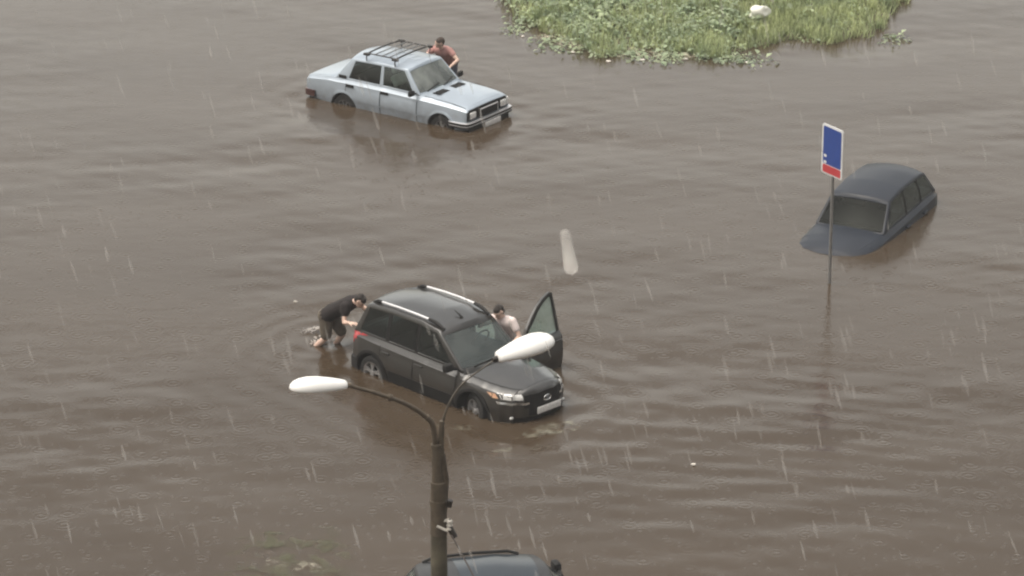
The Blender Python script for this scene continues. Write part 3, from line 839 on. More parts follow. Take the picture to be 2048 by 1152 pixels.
def person(loc, yaw, J, label, shirt, shorts, hair, sleeve=0.5, bulk=.016):
    """J: joints in person space (x forward, y left, z up from the ground)"""
    root = empty('person', loc, (0, 0, yaw)); tag(root, label, 'person', 'people pushing the stranded cars')
    V_ = {k: Vector(v) for k, v in J.items()}
    hip, chest, neck, head = V_['hip'], V_['chest'], V_['neck'], V_['head']
    face = V_['face'].normalized()
    spine = (chest - hip).normalized()
    upv = (head - neck).normalized(); upv = (upv - face * upv.dot(face)).normalized()
    side = upv.cross(face)
    caps = []
    lat = Vector((0, 1, 0))
    if 'lat' in V_: lat = V_['lat'].normalized()
    for t in (-1, 0, 1):
        caps.append((hip + lat * .075 * t, .105, hip + spine * .22 + lat * .055 * t, .095))
        caps.append((hip + spine * .20 + lat * .06 * t, .095, chest + lat * .085 * t, .095))
    caps.append((chest + lat * .17 + spine * .03, .06, chest - lat * .17 + spine * .03, .06))
    caps.append((chest + spine * .04, .065, neck, .055)); caps.append((neck, .054, head - upv * .06, .052))
    # head, jaw, nose, ears
    caps += [(head - face * .015 + upv * .025, .088, head + face * .012 + upv * .015, .080), (head + upv * .0, .075, head + face * .035 - upv * .075, .050),
             (head + face * .085 + upv * .005, .010, head + face * .108 - upv * .028, .015),
             (head + face * .070 + upv * .030 + side * .03, .014, head + face * .070 + upv * .030 - side * .03, .014),
             (head + face * .080 - upv * .062 + side * .018, .009, head + face * .080 - upv * .062 - side * .018, .009)]
    for t in (-1, 1): caps.append((head + side * .080 * t - upv * .015, .013, head + side * .085 * t + upv * .025 - face * .008, .016))
    for sfx, t in (('L', 1), ('R', -1)):
        sh = chest + lat * .185 * t + spine * .035; el, wr = V_['el' + sfx], V_['wr' + sfx]
        caps += [(sh, .056, sh.lerp(el, .5), .047), (sh.lerp(el, .5), .047, el, .038), (el, .038, el.lerp(wr, .4), .039), (el.lerp(wr, .4), .039, wr, .026)]
        hd = V_.get('hd' + sfx, (wr - el)); pn = V_.get('pn' + sfx, Vector((0, 0, -1)))
        caps += hand_caps(wr, hd, pn, t, .45)
        hp = hip + lat * .09 * t; kn, an = V_['kn' + sfx], V_['an' + sfx]
        caps += [(hp, .085, hp.lerp(kn, .4), .078), (hp.lerp(kn, .4), .078, kn, .054), (kn, .054, kn.lerp(an, .35), .056), (kn.lerp(an, .35), .056, an, .037)]
        toe = an + Vector((.17, .02 * t, -.045))
        caps += [(an + Vector((-.03, 0, -.04)), .036, toe, .030)]
    fuse('body', caps, M['skin'], root, .009, 4)
    # shirt, shorts, shoes, hair, eyes
    c2 = []
    g = bulk
    for t in (-1, 0, 1):
        c2.append((hip + spine * .02 + lat * .085 * t, .112 + g, hip + spine * .22 + lat * .06 * t, .10 + g)); c2.append((hip + spine * .2 + lat * .065 * t, .10 + g, chest + lat * .085 * t, .098 + g))
    c2.append((chest + lat * .17 + spine * .03, .062 + g, chest - lat * .17 + spine * .03, .062 + g)); c2.append((chest, .07 + g, chest + spine * .06, .06 + g))
    for sfx, t in (('L', 1), ('R', -1)):
        sh = chest + lat * .185 * t + spine * .035; el = V_['el' + sfx]
        c2.append((sh, .058 + g, sh.lerp(el, sleeve), .052 + g))
    fuse('shirt', c2, shirt, root, .012, 3)
    c3 = [(hip + lat * .08, .112 + g, hip - lat * .08, .112 + g)]
    for sfx, t in (('L', 1), ('R', -1)):
        hp = hip + lat * .09 * t; kn = V_['kn' + sfx]
        c3.append((hp, .095 + g, hp.lerp(kn, .85), .070 + g))
    fuse('shorts', c3, shorts, root, .012, 3)
    for sfx, t in (('L', 1), ('R', -1)):
        an = V_['an' + sfx]
        fuse('shoe', [(an + Vector((-.04, 0, -.045)), .044, an + Vector((.16, .02 * t, -.05)), .042), (an + Vector((.0, 0, -.02)), .045, an + Vector((.05, 0, -.04)), .043)], M['shoe'], root, .012, 3)
    c4 = [(head - face * .030 + upv * .040, .092, head + face * .012 + upv * .050, .074), (head - face * .055 - upv * .03, .066, head - face * .03 + upv * .04, .085)]
    fuse('hair', c4, hair, root, .010, 2)
    for t in (-1, 1):
        bm = bmesh.new(); bmesh.ops.create_uvsphere(bm, u_segments=10, v_segments=8, radius=.0125)
        bmesh.ops.translate(bm, vec=head + face * .078 + upv * .008 + side * .031 * t, verts=bm.verts)
        obj('eye', bm, M['eye'], root)
    return root

person((-3.25, 60.98, -.27), R(-25), dict(hip=(0, 0, .84), chest=(.42, 0, 1.10), neck=(.545, -.01, 1.17), head=(.66, -.02, 1.20), face=(.72, -.1, -.70),
    elR=(.48, -.30, .86), wrR=(.62, -.36, .90), elL=(.62, .24, .96), wrL=(.78, .10, 1.02), hdR=(.9, -.15, .15), hdL=(.8, -.2, .5), pnR=(.5, .1, -.9), pnL=(.7, 0, -.7),
    knL=(.22, .13, .46), anL=(-.02, .13, .09), knR=(.02, -.12, .44), anR=(-.32, -.12, .12)),
    'person in a black T-shirt bent over, pushing the graphite wagon at its tail light', M['cloth_black'], M['cloth_khaki'], M['hair'], .35, .036)
person((-.10, 59.70, -.31), R(-112), dict(hip=(0, 0, .90), chest=(.16, 0, 1.30), neck=(.20, 0, 1.42), head=(.27, -.03, 1.50), face=(.85, -.30, -.45),
    elR=(.34, -.36, 1.22), wrR=(.44, -.26, 1.40), elL=(.22, .34, 1.08), wrL=(.40, .26, 1.00), hdR=(.5, .3, .6), pnR=(.8, 0, -.4),
    knL=(.06, .11, .48), anL=(-.10, .12, .09), knR=(.10, -.11, .48), anR=(.0, -.12, .09)),
    'person in a pale pink shirt standing between the graphite wagon and its open door', M['cloth_pink'], M['cloth_grey'], M['hair'], .5)
person((-1.36, 76.60, -.50), R(-112), dict(hip=(-.02, 0, .93), chest=(.36, 0, 1.27), neck=(.45, 0, 1.38), head=(.53, .0, 1.49), face=(.80, -.60, -.10),
    elR=(.62, -.34, 1.14), wrR=(.80, -.30, 1.28), elL=(.46, .40, 1.12), wrL=(.66, .30, 1.02), hdR=(.9, .0, .2), pnR=(.3, 0, -.9),
    knL=(.06, .11, .50), anL=(-.12, .13, .09), knR=(.10, -.11, .50), anR=(-.02, -.12, .09)),
    'person in a faded red shirt leaning on the far side of the silver sedan', M['cloth_red'], M['cloth_grey'], M['hairbrown'], .4)

# ------------------------------------------------------------------ street lamp (pole, two arms, two white heads)
PX, PY = -0.845, 39.0
lamp = empty('street_lamp', (PX, PY, -0.32)); tag(lamp, 'grey-brown concrete street lamp with two curved arms and white heads', 'street lamp')
GZ = 0.32
bm = bmesh.new()
add_tube(bm, [(0, 0, 0), (0, 0, 3.0), (0, 0, 6.73), (0, 0, 7.0)], [.15, .125, .092, .088], 20)
obj('pole', bm, M['concrete'], lamp, 40)
bm = bmesh.new()
add_tube(bm, [(0, 0, 6.62), (0, 0, 7.28)], [.098, .090], 16); add_tube(bm, [(0, 0, 6.98), (0, 0, 7.05)], .104, 16); add_tube(bm, [(-.005, 0, 7.2), (-.02, 0, 7.75)], [.075, .052], 14)
add_tube(bm, [(.05, .02, 6.9), (.07, .02, 7.3), (.035, .02, 7.62)], [.05, .052, .045], 12)
add_tube(bm, [(-.02, 0, 7.70), (-.02, 0, 7.745)], .066, 14)
obj('bracket', bm, M['arm'], lamp, 40)
def spline(pts, n=8):
    out = []
    P = [Vector(p) for p in pts]; P = [P[0] * 2 - P[1]] + P + [P[-1] * 2 - P[-2]]
    for i in range(1, len(P) - 2):
        for t in np.linspace(0, 1, n, endpoint=False):
            a, b, c, d = P[i - 1:i + 3]
            out.append(.5 * ((2 * b) + (c - a) * t + (2 * a - 5 * b + 4 * c - d) * t * t + (3 * b - 3 * c + d - a) * t ** 3))
    out.append(P[-2]); return out
def head_mesh(base, d, L, wd, ht):
    """elongated lamp shell: wide rounded outer end, narrow neck at the base"""
    d = Vector(d).normalized(); s = Vector((0, 0, 1)).cross(d).normalized(); u = d.cross(s)
    bm = bmesh.new(); rings = []
    for t, w_, h_ in ((0, .38, .40), (.02, .50, .52), (.12, .62, .66), (.30, .82, .84), (.5, .97, .98), (.68, 1.0, 1.0), (.82, .90, .86), (.92, .68, .64), (.98, .36, .36), (1.0, .08, .1)):
        ring = []
        for k in range(24):
            a = 2 * math.pi * k / 24; cy, cz = math.cos(a), math.sin(a)
            zz = cz * (ht if cz > 0 else ht * .55) * h_
            ring.append(bm.verts.new(Vector(base) + d * (t * L) + s * (cy * wd * w_) + u * zz))
        rings.append(ring)
    for a, b in zip(rings, rings[1:]):
        for k in range(24): bm.faces.new((a[k], a[(k + 1) % 24], b[(k + 1) % 24], b[k]))
    bm.faces.new(rings[0]); bm.faces.new(rings[-1][::-1])
    return bm
def lamp_arm(pts, r, m, hd, L, wd, ht, neck_m):
    bm = bmesh.new(); sp_ = spline(pts); n = len(sp_)
    add_tube(bm, sp_, [r * (1.25 - .5 * i / n) for i in range(n)], 10)
    for k in (int(n * .35), int(n * .72)): add_tube(bm, [sp_[k], sp_[k + 1]], r * 1.45, 10)
    a = obj('arm', bm, m, lamp, 40)
    hb = obj('lamp_head', head_mesh(sp_[-1] + Vector(hd).normalized() * .02, hd, L, wd, ht), M['lampwhite'], a, 50)
    bm = bmesh.new(); add_tube(bm, [sp_[-1] - Vector(hd).normalized() * .04, sp_[-1] + Vector(hd).normalized() * .03], [.028, .034], 12)
    obj('neck', bm, neck_m, hb)
lamp_arm([(-.02, 0, 7.60), (-.06, -.02, 7.98), (-.15, -.06, 8.12), (-.34, -.14, 8.29), (-.64, -.25, 8.46), (-1.00, -.37, 8.62)], .028, M['arm'], (-.62, -.20, .05), .665, .14, .12, M['arm'])
lamp_arm([(.03, .02, 7.45), (.04, .03, 7.90), (.12, .08, 8.20), (.30, .17, 8.44), (.66, .36, 8.65)], .0115, M['armpale'], (.60, .30, .10), .73, .18, .145, M['insul'])

bm = bmesh.new(); add_tube(bm, [(.035, .02, 7.45), (.03, .025, 7.75), (.045, .03, 8.02)], [.045, .036, .030], 12); obj('stub', bm, M['arm'], lamp, 40)
# insulators and the wire that hangs from the pole
bm = bmesh.new()
add_tube(bm, [(.06, -.03, 6.98), (.13, -.06, 7.02)], .012, 8); add_tube(bm, [(.12, -.055, 6.99), (.135, -.06, 7.07)], .032, 12)
ins = obj('insulator', bm, M['insul'], lamp)
bm = bmesh.new()
for k in range(3): add_lathe(bm, [(6.70 + .045 * k, .02), (6.705 + .045 * k, .038), (6.725 + .045 * k, .034), (6.74 + .045 * k, .018)], (.125, -.06, 0), 14, 0, 'Z')
add_tube(bm, [(.05, -.06, 6.80), (.12, -.06, 6.83)], .016, 8); add_tube(bm, [(-.02, -.10, 6.76), (.10, -.10, 6.70)], .018, 8)
obj('insulator', bm, M['porcelain'], lamp)
wa = empty('overhead_wire', (PX + .13, PY - .06, 6.35)); tag(wa, 'thin dark wire running down from the insulator on the lamp post', 'wire')
bm = bmesh.new()
A = Vector((0, 0, 0)); B = Vector((4.6, -8.5, -4.4))
W_ = []
for t in np.linspace(0, 1, 40):
    p = A.lerp(B, t); p.z -= 1.0 * t * (1 - t)
    W_.append(p)
add_tube(bm, W_, .010, 6); obj('cable', bm, M['wire'], wa)
bm = bmesh.new(); add_tube(bm, [W_[0] + Vector((0, 0, .09)), W_[0] + Vector((.015, 0, .02)), W_[0] + Vector((.06, -.02, -.06))], [.02, .036, .036], 10); obj('strain_clamp', bm, M['insul'], wa)

# ------------------------------------------------------------------ road sign at the right edge
sg = empty('road_sign', (5.84, 64.05, -.35), (R(.8), R(1.0), R(-56))); tag(sg, 'upright blue road sign with a white border and a red lower band on a pole', 'road sign')
bm = bmesh.new(); add_tube(bm, [(0, .035, 0), (0, .035, 3.40)], .03, 12); obj('post', bm, M['galv'], sg)
def rrect(bm, cx, cz, w_, h_, r, y, th, mi=0):
    pts = []
    for qx, qz, a0 in ((1, 1, 0), (-1, 1, 90), (-1, -1, 180), (1, -1, 270)):
        for a in np.linspace(a0, a0 + 90, 6):
            pts.append((cx + qx * (w_ / 2 - r) + r * math.cos(R(a)), cz + qz * (h_ / 2 - r) + r * math.sin(R(a))))
    f = [bm.verts.new((x, y, z)) for x, z in pts]; b = [bm.verts.new((x, y + th, z)) for x, z in pts]
    bm.faces.new(f).material_index = mi; bm.faces.new(b[::-1]).material_index = mi
    for k in range(len(f)): bm.faces.new((f[k], f[(k + 1) % len(f)], b[(k + 1) % len(f)], b[k])).material_index = mi
bm = bmesh.new(); rrect(bm, 0, 2.94, .60, .95, .05, 0, .015); board = obj('board', bm, M['signwhite'], sg)
bm = bmesh.new(); rrect(bm, 0, 3.015, .52, .72, .035, -.004, .003); obj('blue_field', bm, M['blue'], board)
bm = bmesh.new(); rrect(bm, 0, 2.565, .52, .15, .03, -.004, .003); obj('red_band', bm, M['signred'], board)
for mz in (2.81, 2.69):
    bm = bmesh.new(); rrect(bm, -.19, mz, .08, .05, .02, -.007, .002); obj('mark', bm, M['signwhite'], board)

# ------------------------------------------------------------------ water, ground, grass bank
def car_wake(X, Y, loc, yaw, amp, lam, x0, x1, hw, decay):
    c, s = math.cos(yaw), math.sin(yaw); dx, dy = X - loc[0], Y - loc[1]
    lx, ly = c * dx + s * dy, -s * dx + c * dy
    d = np.hypot(np.maximum(np.maximum(x0 - lx, lx - x1), 0), np.maximum(np.abs(ly) - hw, 0))
    return amp * np.sin(2 * math.pi * d / lam + 0.6 * np.sin(lx * 1.7) + .8) * np.exp(-d / decay)
def wave(X, Y):
    Z = np.zeros_like(X); r = np.random.default_rng(3)
    for k in range(26):
        lam = 0.45 * 1.13 ** k * .62 + .12; th = R(90) + r.normal(0, .75); ph = r.uniform(0, 6.28)
        Z += 0.0042 * lam ** .75 * np.sin(2 * math.pi / lam * (math.cos(th) * X + math.sin(th) * Y) + ph + 1.3 * np.sin(X * .21 * (1 + k * .07) + k)) * (0.6 + .4 * np.sin(.31 * X + .17 * Y + k))
    g = np.random.default_rng(8).normal(size=(9, 16))     # calmer and rougher areas
    u = (X + 14) / 28 * 7.99; v = (Y - 46) / 46 * 14.99
    u = np.clip(u, 0, 7.99); v = np.clip(v, 0, 14.99); i, j = u.astype(int), v.astype(int); fu, fv = u - i, v - j
    fu, fv = fu * fu * (3 - 2 * fu), fv * fv * (3 - 2 * fv)
    A = (g[i, j] * (1 - fu) + g[i + 1, j] * fu) * (1 - fv) + (g[i, j + 1] * (1 - fu) + g[i + 1, j + 1] * fu) * fv
    Z *= .19 * np.clip(1 + .8 * A, .25, 2.4)
    # broader swell right of and in front of the wagon
    g = np.exp(-(((X - 3.6) / 3.4) ** 2 + ((Y - 56.0) / 3.6) ** 2))
    for k in range(7):
        lam = .5 + .16 * k; th = R(90 + (-14, 9, -4, 17, 2, -9, 12)[k]); Z += g * .0022 * np.sin(2 * math.pi / lam * (math.cos(th) * X + math.sin(th) * Y) + k * 1.9 + .8 * np.sin(X * .9 + k))
    Z += car_wake(X, Y, SUV_LOC, R(-44.71), .010, .62, -3.3, .8, .8, 1.0)
    Z += car_wake(X, Y, SED_LOC, R(-35.66), .007, .6, -3.4, .7, .8, .7)
    for px, py, a in ((-3.35, 61.2, .007), (-.05, 60.1, .006), (-1.28, 76.7, .005)):
        d = np.hypot(X - px, Y - py); Z += a * np.sin(2 * math.pi * d / .42) * np.exp(-d / .7)
    return Z
nx, ny = 380, 620
xs = np.concatenate([[-1500, -200, -40], np.linspace(-14, 14, nx), [40, 200, 1500]])
ys = np.concatenate([[-200, 0, 25], np.linspace(46, 92, ny), [130, 300, 2500]])
X, Y = np.meshgrid(xs, ys, indexing='ij')
inside = (np.abs(X) < 13.9) & (Y > 46.2) & (Y < 91.5)
fade = np.clip(np.minimum((13.9 - np.abs(X)) / 3.0, np.minimum((Y - 46.2) / 3.0, (91.5 - Y) / 4.0)), 0, 1)
Z = np.where(inside, wave(X, Y), 0.0) * fade * fade * (3 - 2 * fade)
vv = np.stack([X, Y, Z], -1).reshape(-1, 3)
nX, nY = X.shape
ii, jj = np.meshgrid(np.arange(nX - 1), np.arange(nY - 1), indexing='ij')
q = np.stack([ii * nY + jj, (ii + 1) * nY + jj, (ii + 1) * nY + jj + 1, ii * nY + jj + 1], -1).reshape(-1, 4)
me = bpy.data.meshes.new('water'); me.from_pydata(vv.tolist(), [], q.tolist()); me.polygons.foreach_set('use_smooth', [True] * len(me.polygons))
m, t, b = new_mat('muddy_water')
b.inputs['Roughness'].default_value = 0.15; b.inputs['IOR'].default_value = 1.33
tc = t.nodes.new("ShaderNodeTexCoord")
n1 = t.nodes.new("ShaderNodeTexNoise"); n1.inputs['Scale'].default_value = .30; n1.inputs['Detail'].default_value = 6
mp = t.nodes.new("ShaderNodeMapping"); mp.inputs['Scale'].default_value = (.55, 1.0, 1.0)
t.links.new(tc.outputs['Object'], mp.inputs[0]); t.links.new(mp.outputs[0], n1.inputs['Vector'])
cr = t.nodes.new("ShaderNodeValToRGB")
cr.color_ramp.elements[0].position = .3; cr.color_ramp.elements[1].position = .7
cr.color_ramp.elements[0].color = (.050, .035, .022, 1); cr.color_ramp.elements[1].color = (.063, .046, .031, 1)
t.links.new(n1.outputs['Fac'], cr.inputs[0]); t.links.new(cr.outputs[0], b.inputs['Base Color'])
# rain rings at two sizes and small chop
n2 = t.nodes.new("ShaderNodeTexNoise"); n2.inputs['Scale'].default_value = 4.5; n2.inputs['Detail'].default_value = 5
mp2 = t.nodes.new("ShaderNodeMapping"); mp2.inputs['Scale'].default_value = (.6, 1.0, 1.0)
t.links.new(tc.outputs['Object'], mp2.inputs[0]); t.links.new(mp2.outputs[0], n2.inputs['Vector'])
acc = n2.outputs['Fac']
def mth(op, a, b_=None, c_=None):
    q_ = t.nodes.new("ShaderNodeMath"); q_.operation = op
    for k_, x_ in enumerate((a, b_, c_)):
        if x_ is None: continue
        if isinstance(x_, (int, float)): q_.inputs[k_].default_value = x_
        else: t.links.new(x_, q_.inputs[k_])
    return q_.outputs[0]
for sc_v, fq, fo, am in ((1.5, 40.0, 5.5, .55), (2.9, 34.0, 5.0, .40)):
    vo = t.nodes.new("ShaderNodeTexVoronoi"); vo.inputs['Scale'].default_value = sc_v; vo.voronoi_dimensions = '2D'
    t.links.new(tc.outputs['Object'], vo.inputs['Vector'])
    ring = mth('MULTIPLY', mth('SINE', mth('MULTIPLY', vo.outputs['Distance'], fq)), mth('EXPONENT', mth('MULTIPLY', vo.outputs['Distance'], -fo)))
    acc = mth('MULTIPLY_ADD', ring, am, acc)
bp = t.nodes.new("ShaderNodeBump"); bp.inputs['Strength'].default_value = .15; bp.inputs['Distance'].default_value = .02
t.links.new(acc, bp.inputs['Height']); t.links.new(bp.outputs[0], b.inputs['Normal'])
tag(link('water', me, m), kind='structure')
bm = bmesh.new(); grid_mesh(bm, [[(x, y, -.36) for y in (-200, 40, 95, 2500)] for x in (-1500, -20, 20, 1500)])
tag(obj('ground', bm, mat('wet_asphalt', (.05, .048, .045), .8, scale=2)), kind='structure')

def bank_h(x, y):
    """height of the grass bank above the water"""
    edge = np.interp(x, [-1, -.3, .07, .8, 1.9, 3.0, 3.9, 5.0, 6.0, 7.2, 8.4, 9.2, 9.8], [88, 84.0, 81.6, 80.4, 79.2, 78.75, 78.75, 79.3, 79.7, 80.0, 80.8, 83.0, 88])
    edge = edge + .25 * math.sin(x * 2.3) + .15 * math.sin(x * 5.1 + 1)
    d = y - edge
    d = min(d, (88.6 + .5 * math.sin(x * 1.1) - y) * 1.6)
    return max(-.34, min(.26, d * .11)) + .04 * math.sin(x * 3.1 + y * 1.7) * (d > -.5)
bm = bmesh.new()
grid_mesh(bm, [[(x, y, bank_h(x, y)) for y in np.linspace(77.0, 92, 60)] for x in np.linspace(-2, 11, 70)])
tag(obj('grass_bank', bm, mat('bank_soil', (.12, .115, .07), .95, var=.4, scale=2.5, bump=.5)), kind='structure')
def leaf_mat(name, c, v):
    m, t, b = new_mat(name)
    g = t.nodes.new("ShaderNodeObjectInfo"); geo = t.nodes.new("ShaderNodeNewGeometry")
    r = t.nodes.new("ShaderNodeValToRGB")
    r.color_ramp.elements[0].color = (*[x * (1 - v) for x in c], 1); r.color_ramp.elements[1].color = (*[x * (1 + v) for x in c], 1)
    t.links.new(geo.outputs['Random Per Island'], r.inputs[0])
    tc = t.nodes.new("ShaderNodeTexCoord"); n = t.nodes.new("ShaderNodeTexNoise"); n.inputs['Scale'].default_value = 1.6; n.inputs['Detail'].default_value = 3
    t.links.new(tc.outputs['Object'], n.inputs['Vector'])
    r2 = t.nodes.new("ShaderNodeValToRGB"); r2.color_ramp.elements[0].position = .36; r2.color_ramp.elements[1].position = .64
    r2.color_ramp.elements[0].color = (.62, .66, .60, 1); r2.color_ramp.elements[1].color = (1.0, .98, .86, 1)
    t.links.new(n.outputs['Fac'], r2.inputs[0])
    mu = t.nodes.new("ShaderNodeMix"); mu.data_type = 'RGBA'; mu.blend_type = 'MULTIPLY'; mu.inputs[0].default_value = 1.0
    t.links.new(r.outputs[0], mu.inputs[6]); t.links.new(r2.outputs[0], mu.inputs[7]); t.links.new(mu.outputs[2], b.inputs['Base Color'])
    b.inputs['Roughness'].default_value = .5
    tl = t.nodes.new("ShaderNodeBsdfTranslucent"); mx = t.nodes.new("ShaderNodeMixShader"); mx.inputs[0].default_value = .48
    t.links.new(mu.outputs[2], tl.inputs[0]); t.links.new(b.outputs[0], mx.inputs[1]); t.links.new(tl.outputs[0], mx.inputs[2])
    t.links.new(mx.outputs[0], t.nodes['Material Output'].inputs['Surface'])
    return m
def scatter(name, m, n, fn):
    vs, fs, mi = [], [], []
    for _ in range(n): fn(vs, fs)
    me = bpy.data.meshes.new(name); me.from_pydata(vs, [], fs)
    return link(name, me, m)
def clumps(n, seed, xr, cond):
    r = random.Random(seed); out = []
    while len(out) < n:
        x, y = r.uniform(*xr), r.uniform(77.8, 88)
        h = bank_h(x, y)
        if cond(x, y, h, r): out.append((x, y, h, r.uniform(.5, 1.25)))
    return out
CL = clumps(640, 5, (-.2, 9.5), lambda x, y, h, r: (h > .0 or (h > -.20 and r.random() < .20)) and (x < 5.0 or r.random() < .22))
rl = random.Random(11)
def leaf(vs, fs):
    """one broad weed leaf: a bent five-point blade on a random clump"""
    x, y, h, s = rl.choice(CL)
    h = max(h, -.02); a = rl.uniform(0, 6.28); rr = rl.uniform(0, .40) * s; z = h + (rl.uniform(.02, .36) * s * (1.1 - rr / .5) if h > .03 else rl.uniform(.02, .10))
    L = rl.uniform(.05, .16) * s; wd = L * rl.uniform(.22, .48); tilt = rl.uniform(-.7, .5)
    px, py = x + rr * math.cos(a), y + rr * math.sin(a)
    d = Vector((math.cos(a), math.sin(a), 0)); sd = Vector((-math.sin(a), math.cos(a), rl.uniform(-.5, .5))).normalized()
    p0 = Vector((px, py, z)); p1 = p0 + d * L * .5 + Vector((0, 0, L * .5 * tilt + L * .12)); p2 = p0 + d * L + Vector((0, 0, L * tilt - L * .1))
    k = len(vs)
    vs += [tuple(p0), tuple(p1 + sd * wd), tuple(p1 - sd * wd), tuple(p2), tuple(p1)]
    fs += [(k, k + 2, k + 4), (k, k + 4, k + 1), (k + 1, k + 4, k + 3), (k + 4, k + 2, k + 3)]
tag(scatter('broadleaf_weeds', leaf_mat('weed_leaf', (.53, .62, .46), .42), 24000, leaf), 'pale green broad-leaved weeds covering the flooded bank', 'weeds', kind='stuff')
rg = random.Random(21)
def blade(vs, fs):
    while True:
        x, y = rg.uniform(-.4, 9.6), rg.uniform(77.8, 89)
        h = bank_h(x, y)
        if h > -.06 and (x > 4.2 or rg.random() < .45) and math.sin(x * 2.1 + 1.3 * math.sin(y * 1.9)) + rg.uniform(-1, 1.4) > -.3: break
    a = rg.uniform(0, 6.28); H = rg.uniform(.10, .34); wd = rg.uniform(.008, .018); ln = rg.uniform(.05, .22)
    k = len(vs); dx, dy = math.cos(a), math.sin(a)
    vs += [(x - dy * wd, y + dx * wd, h - .02), (x + dy * wd, y - dx * wd, h - .02), (x + dx * ln * .4 + dy * wd * .8, y + dy * ln * .4 - dx * wd * .8, h + H * .6), (x + dx * ln * .4 - dy * wd * .8, y + dy * ln * .4 + dx * wd * .8, h + H * .6), (x + dx * ln, y + dy * ln, h + H)]
    fs += [(k, k + 1, k + 2, k + 3), (k + 3, k + 2, k + 4)]
tag(scatter('grass', leaf_mat('grass_blade', (.50, .56, .34), .4), 42000, blade), 'yellowish green grass on the bank at the top right', 'grass', kind='stuff')

# ------------------------------------------------------------------ bag, floating scraps, foam, splash
def crumple(name, loc, size, seed, m, amp=.25, sub=3):
    bm = bmesh.new(); bmesh.ops.create_icosphere(bm, subdivisions=sub, radius=1)
    r = np.random.default_rng(seed); D = r.normal(size=(14, 3)); ph = r.uniform(0, 6, 14)
    for v in bm.verts:
        p = np.array(v.co); k = 1 + amp * sum(math.sin(float(D[i] @ p) * 2.2 + ph[i]) for i in range(14)) / 5
        v.co = Vector((p[0] * size[0] * k, p[1] * size[1] * k, max(p[2] * k, -.55) * size[2]))
    o = obj(name, bm, m, None, 30); o.location = loc
    return o
bag = crumple('plastic_bag', (5.60, 80.35, .42), (.24, .20, .17), 4, M['bag'], .32)
tag(bag, 'crumpled white plastic bag lying in the grass at the top right', 'bag')
sc_ = [(1215, 127, 2.13, 77.94, 'pale scrap floating left of the weeds, the lowest near the left of the bank', .075), (1382, 122, 3.82, 78.12, 'pale scrap floating just below the middle of the weeds', .08), (1515, 130, 5.16, 77.85, 'pale scrap floating alone right of the weeds, below the white bag', .085),
       (1148, 105, 1.35, 78.62, 'small pale scrap floating at the left end of the weeds', .07), (1046, 73, .24, 79.85, 'tiny pale scrap floating beside the left corner of the bank', .06), (1424, 959, 2.97, 55.58, 'tiny pale scrap floating alone in open water at the lower right', .05), (574, 580, -3.95, 63.07, 'tiny pale scrap floating in open water left of the black-shirted pusher', .05),
       (1283, 122, 2.85, 78.05, 'greyish scrap floating between two pale ones under the weeds', .08)]
for k, (a_, b_, x, y, lb, s_) in enumerate(sc_):
    o = crumple('floating_scrap', (x, y, .012), (s_ * .75, s_ * .55, .022), 20 + k, M['litter'], .3, 2); tag(o, lb, 'scrap', 'pale scraps floating by the bank')
def foam_mat(name, c, amt, sc_=6):
    m, t, b = new_mat(name); b.inputs['Base Color'].default_value = (*c, 1); b.inputs['Roughness'].default_value = .7
    tc = t.nodes.new("ShaderNodeTexCoord"); n = t.nodes.new("ShaderNodeTexNoise"); n.inputs['Scale'].default_value = sc_; n.inputs['Detail'].default_value = 5
    mr = t.nodes.new("ShaderNodeMapRange"); mr.inputs[1].default_value = .45; mr.inputs[2].default_value = .75; mr.inputs[4].default_value = amt
    t.links.new(tc.outputs['Object'], n.inputs['Vector']); t.links.new(n.outputs['Fac'], mr.inputs[0]); t.links.new(mr.outputs[0], b.inputs['Alpha'])
    return m
def patch(bm, x, y, rx, ry, ang, seed, z=.03):
    r = np.random.default_rng(seed); n = 28; c = bm.verts.new((x, y, z + .012)); vs = []
    ph = r.uniform(0, 6, 4)
    for k in range(n):
        a = 2 * math.pi * k / n; q_ = 1 + .22 * math.sin(2 * a + ph[0]) + .2 * math.sin(3 * a + ph[1]) + .12 * math.sin(5 * a + ph[2])
        u, v = rx * q_ * math.cos(a), ry * q_ * math.sin(a)
        vs.append(bm.verts.new((x + u * math.cos(ang) - v * math.sin(ang), y + u * math.sin(ang) + v * math.cos(ang), z - .03)))
    for k in range(n): bm.faces.new((c, vs[k], vs[(k + 1) % n]))
bm = bmesh.new()
r_ = np.random.default_rng(9)
for k in range(44):
    x = r_.uniform(.6, 4.2); y = float(np.interp(x, [.6, 1.9, 3.0, 3.9, 5.0], [80.2, 79.0, 78.6, 78.6, 79.1])) + r_.uniform(-.40, .35)
    patch(bm, x, y, r_.uniform(.08, .42), r_.uniform(.06, .22), r_.uniform(-.3, .3), k)
tag(obj('foam', bm, foam_mat('scum', (.60, .57, .44), .85, 7)), 'pale scum and foam along the edge of the weeds', 'foam', kind='stuff')
bm = bmesh.new()
patch(bm, .78, 57.15, .50, .34, R(30), 61); patch(bm, .50, 56.9, .4, .12, R(25), 62); patch(bm, -.9, 57.2, .35, .10, 0, 63); patch(bm, .2, 56.3, .5, .1, R(8), 64)  # churned water, its pale tone painted in for the bow wave's reflection
tag(obj('churned_sheen', bm, foam_mat('churn_sheen', (.34, .33, .26), .55, 4)), 'pale churned water and painted wave sheen under the graphite wagon bumper', 'foam', kind='stuff')

